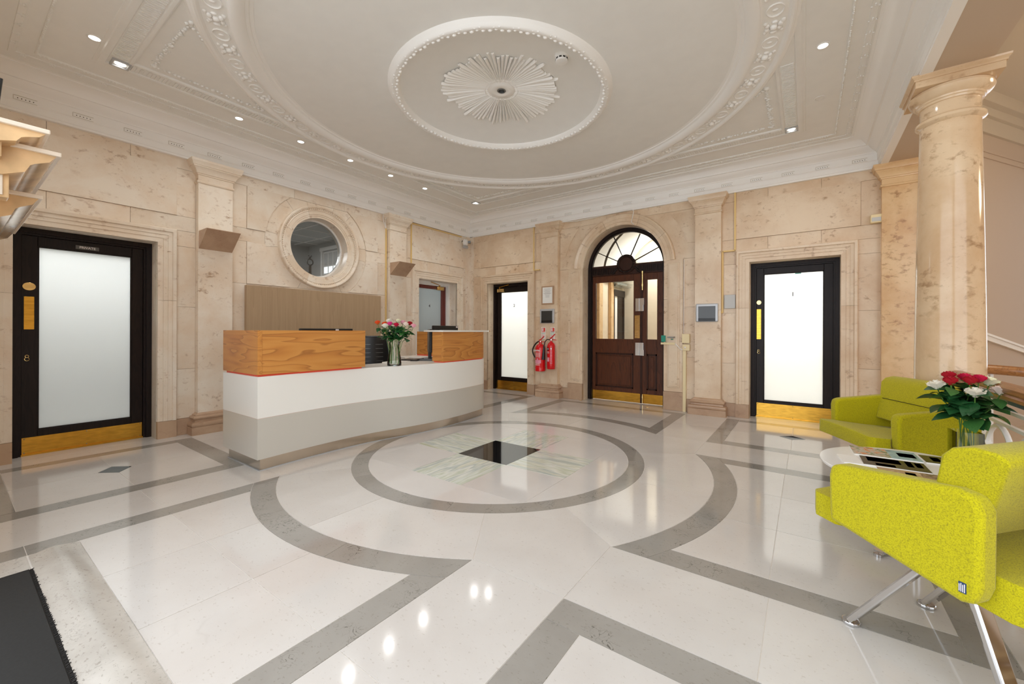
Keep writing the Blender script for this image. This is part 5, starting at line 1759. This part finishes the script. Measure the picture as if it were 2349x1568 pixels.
for c, dy, hz, dx, lb in DESK_R:
    # spread runs across the view: (0.82, 0.58) is the camera right direction
    a, b_ = dy, dx
    hd_ = (VX + .82 * a + .58 * b_, VY + .58 * a - .82 * b_, VZ + hz)
    t_ = random.uniform(0, 2 * PI)
    rose(lb, (VX + .045 * math.cos(t_), VY + .045 * math.sin(t_), VZ + .02), hd_, c, .029 if c != 'white' else .033, 'roses in the desk vase', 9, .35, .064, .40)

# ------------------------------------------------------------------ coffee table, magazines, table vase
TC = (2.860, -.085)
TZ = .425
tb = thing('coffee_table', 'round white coffee table between the two lime armchairs', 'table', (*TC, 0))
obj('table_top', G().lathe([(0, TZ - .024), (.39, TZ - .024), (.411, TZ - .016), (.415, TZ - .004), (.412, TZ), (0, TZ)], 72), 'white_table', tb, smooth=35)
obj('pedestal', G().tube([(0, 0, .02), (0, 0, TZ - .02)], .03, 16), 'chrome', tb, smooth=50)
for i in range(4):
    a = math.radians(231 + 90 * i)
    l_ = obj('leg', G().bar((0, 0, .05), (.28 * math.cos(a), .28 * math.sin(a), .022), .04, .016), 'chrome', tb)
    obj('foot', G().lathe([(0, 0), (.018, 0), (.018, .014), (0, .016)], 14, (.28 * math.cos(a), .28 * math.sin(a), 0)), 'chrome', l_, smooth=50)
def magazine(label, x0, x1, y0, y1, z, parts, rz_=0.0, th_=.006):
    cx_, cy_ = (x0 + x1) / 2, (y0 + y1) / 2
    m = thing('magazine', label, 'magazine', (cx_, cy_, z), rz_, 'magazines on the coffee table')
    w_, d_ = (x1 - x0) / 2, (y1 - y0) / 2
    obj('pages', G().box(-w_, w_, -d_, d_, 0, th_), 'paper', m)
    for (a, b, c, d, mt) in parts:
        obj('cover_print', G().box(-w_ + 2 * w_ * a, -w_ + 2 * w_ * b, -d_ + 2 * d_ * c, -d_ + 2 * d_ * d, th_ - .0004, th_ + .0007), mt, m)
    return m
m1 = magazine('magazine with garden and pale blue cover lying at the back of the table', 2.61, 2.91, .05, .255, TZ, [(0, .56, 0, 1, 'cover_garden'), (.56, 1, 0, 1, 'cover_sky'), (.70, .95, .3, .75, 'label_white')], .05)
m2 = magazine('dark-covered magazine lying next to the garden magazine', 2.922, 3.03, .07, .235, TZ, [(0, 1, 0, 1, 'cover_dark'), (.35, .7, .25, .8, 'ink_light')], .05)
m3 = magazine('black magazine with orange and white print in the middle of the table', 2.636, 2.906, -.175, .01, TZ, [(0, 1, 0, 1, 'cover_black'), (.10, .62, .45, .95, 'cover_mixed'), (.2, .5, .04, .3, 'label_red'), (.70, .80, .35, .95, 'label_white'), (.84, .94, .4, .9, 'label_white')], .02, .008)
m4 = magazine('tan and brown magazine lying nearest the front armchair', 2.69, 2.94, -.365, -.19, TZ, [(0, .66, 0, 1, 'cover_tan'), (.66, 1, 0, 1, 'cover_brown'), (.42, .58, .2, .8, 'label_white')], .02)
m5 = magazine('white-edged closed magazine at the left rim of the table', 2.54, 2.63, -.19, -.02, TZ, [(0, 1, 0, 1, 'paper')], .15)
UX, UY = 3.095, .16
v2 = thing('square_vase', 'square clear vase holding red and white roses on the coffee table', 'vase', (UX, UY, TZ), .1)
g = G()
h_ = .055
for x0_, x1_, y0_, y1_ in ((-h_, h_, -h_, -h_ + .004), (-h_, h_, h_ - .004, h_), (-h_, -h_ + .004, -h_, h_), (h_ - .004, h_, -h_, h_)):
    g.box(x0_, x1_, y0_, y1_, .0, .185)
obj('vase_walls', g, 'acrylic', v2)
obj('vase_base', G().box(-h_, h_, -h_, h_, 0, .012), 'acrylic', v2)
TAB_R = [('red', -.082, .425, .0, 'dark red rose at the left of the table bouquet'), ('red', -.048, .450, -.04, 'dark red rose standing highest in the table bouquet'), ('red', -.020, .432, .04, 'dark red rose left of centre in the table bouquet'),
         ('crimson', .030, .440, -.03, 'crimson rose right of centre in the table bouquet'), ('crimson', .072, .436, .0, 'crimson rose next to the cream one in the table bouquet'), ('white', -.038, .372, .08, 'open white rose at the front left of the table bouquet'),
         ('cream', .128, .420, .0, 'open cream rose at the right of the table bouquet'), ('blush', .108, .380, .07, 'open blush rose at the front right of the table bouquet'), ('white', -.105, .395, -.05, 'white rose half hidden at the far left of the table bouquet')]
for c, a, hz, b_, lb in TAB_R:
    hd_ = (UX + .82 * a + .58 * b_, UY + .58 * a - .82 * b_, TZ + hz + .018)
    t_ = random.uniform(0, 2 * PI)
    op = .9 if c in ('white', 'cream', 'blush') else .3
    rose(lb, (UX + .03 * math.cos(t_), UY + .03 * math.sin(t_), TZ + .015), hd_, c, .034 if c in ('white', 'cream', 'blush') else .031, 'roses in the table vase', 11, op, .082, .36)

# ------------------------------------------------------------------ lime armchairs
def rounded(parent, name, g, mat='lime_felt', bev=.02):
    o = obj(name, g, mat, parent, smooth=50, bevel=bev, seg=3)
    return o
def armchair(label, x, y, rot, s=1.0):
    c = thing('lime_armchair', label, 'armchair', (x, y, 0), math.radians(rot), 'lime felt armchairs')
    dz = 1.15 * (1 - s)
    Z = lambda z: z * s + dz
    k = s
    # seat: wedge in side view, shaped outline in plan
    def seat_g():
        plan_in, plan_out = .262, .290
        st = []
        #  y, half width, z top, z bottom
        for (yy, hw_, zt_, zb_) in ((.322, .235, .494, .418), (.318, .262, .496, .412), (.295, .286, .497, .402), (.215, .290, .492, .398), (.190, .262, .490, .395), (.02, .262, .470, .372),
                                    (-.16, .262, .455, .345), (-.262, .262, .450, .335), (-.296, .255, .446, .338), (-.306, .235, .435, .350)):
            st.append([(-hw_ * k, yy * k, Z(zb_)), (hw_ * k, yy * k, Z(zb_)), (hw_ * k, yy * k, Z(zt_)), (hw_ * .5 * k, yy * k, Z(zt_ + .006)), (-hw_ * .5 * k, yy * k, Z(zt_ + .006)), (-hw_ * k, yy * k, Z(zt_))])
        g = G()
        n_ = 6
        vs = [p for r_ in st for p in r_]
        fs = [(i * n_ + j, i * n_ + (j + 1) % n_, (i + 1) * n_ + (j + 1) % n_, (i + 1) * n_ + j) for i in range(len(st) - 1) for j in range(n_)]
        fs += [tuple(range(n_))[::-1], tuple(range((len(st) - 1) * n_, len(st) * n_))]
        return g.add(vs, fs)
    rounded(c, 'seat', seat_g(), bev=.012)
    for sx in (-1, 1):
        xs = sorted((sx * .264 * k, sx * .337 * k))
        poly = [(.200, .432), (.205, .60), (.197, .640), (.165, .652), (-.10, .682), (-.18, .692), (-.222, .680), (-.238, .640), (-.236, .42), (-.222, .372), (-.19, .362)]
        g = G().prism([(p * k, Z(q_)) for p, q_ in poly], xs[0], xs[1], lambda u, v, w: (w, u, v))
        a_ = rounded(c, 'arm', g, bev=.016)
    # back cushion, leaning between the arms, upper half folded back
    prof = [(-.060, .525), (-.150, .512), (-.225, .64), (-.292, .790), (-.286, .806), (-.262, .818), (-.218, .822), (-.168, .808), (-.142, .778), (-.098, .665)]
    g = G()
    vs = []
    for xw in (-1, 1):
        for (p, q_) in prof:
            wv = .260 + (.0 if q_ < .655 else .075 * min(1, (q_ - .655) / .05))
            vs.append((xw * wv * k, p * k, Z(q_)))
    n_ = len(prof)
    fs = [tuple(range(n_))[::-1], tuple(range(n_, 2 * n_))] + [(i, (i + 1) % n_, n_ + (i + 1) % n_, n_ + i) for i in range(n_)]
    g.add(vs, fs)
    rounded(c, 'backrest', g, bev=.014)
    # seam across the backrest front
    obj('seam', G().tube([(xx * k, -.0965 * k, Z(.668)) for xx in (-.25, -.1, .1, .25)], .0022, 5), 'black_plastic', c)
    for sx in (-1, 1):
        for fy_, top_y in ((.215, -.03), (-.26, -.13)):
            foot = Vector((sx * .205 * k, fy_ * k, .012))
            top = Vector((sx * .178 * k, top_y * k, Z(.375)))
            l_ = obj('leg', G().bar(foot, top, .050, .024, up=(0, 0, 1)), 'chrome', c, bevel=.006)
            obj('foot', G().prism([(foot.x + .030 * math.cos(2 * PI * i / 14), foot.y + .030 * math.sin(2 * PI * i / 14)) for i in range(14)], 0, .012, lambda u, v, w: (u, v, w)), 'chrome', l_, bevel=.003)
    obj('cross_bar', G().bar((-.18 * k, -.08 * k, Z(.368)), (.18 * k, -.08 * k, Z(.368)), .10, .02), 'chrome', c)
    return c, k, Z
ca_, k_, Z_ = armchair('lime felt armchair nearest the viewer, seen from behind', 2.824, -.984, 49.1)
tg = obj('fabric_tag', G().box(-.3395, -.3365, -.205, -.188, .395, .425), 'fabric_tag', ca_)
g = G()
for i in range(4):
    g.box(-.3402, -.3394, -.203 + .004 * i, -.2012 + .004 * i, .398, .422 - .003 * (i % 2))
o = obj('tag_print', g, 'label_white', tg); o['kind'] = 'stuff'
armchair('lime felt armchair beyond the coffee table, facing the room', 2.896, .862, 117.0, 1.06)
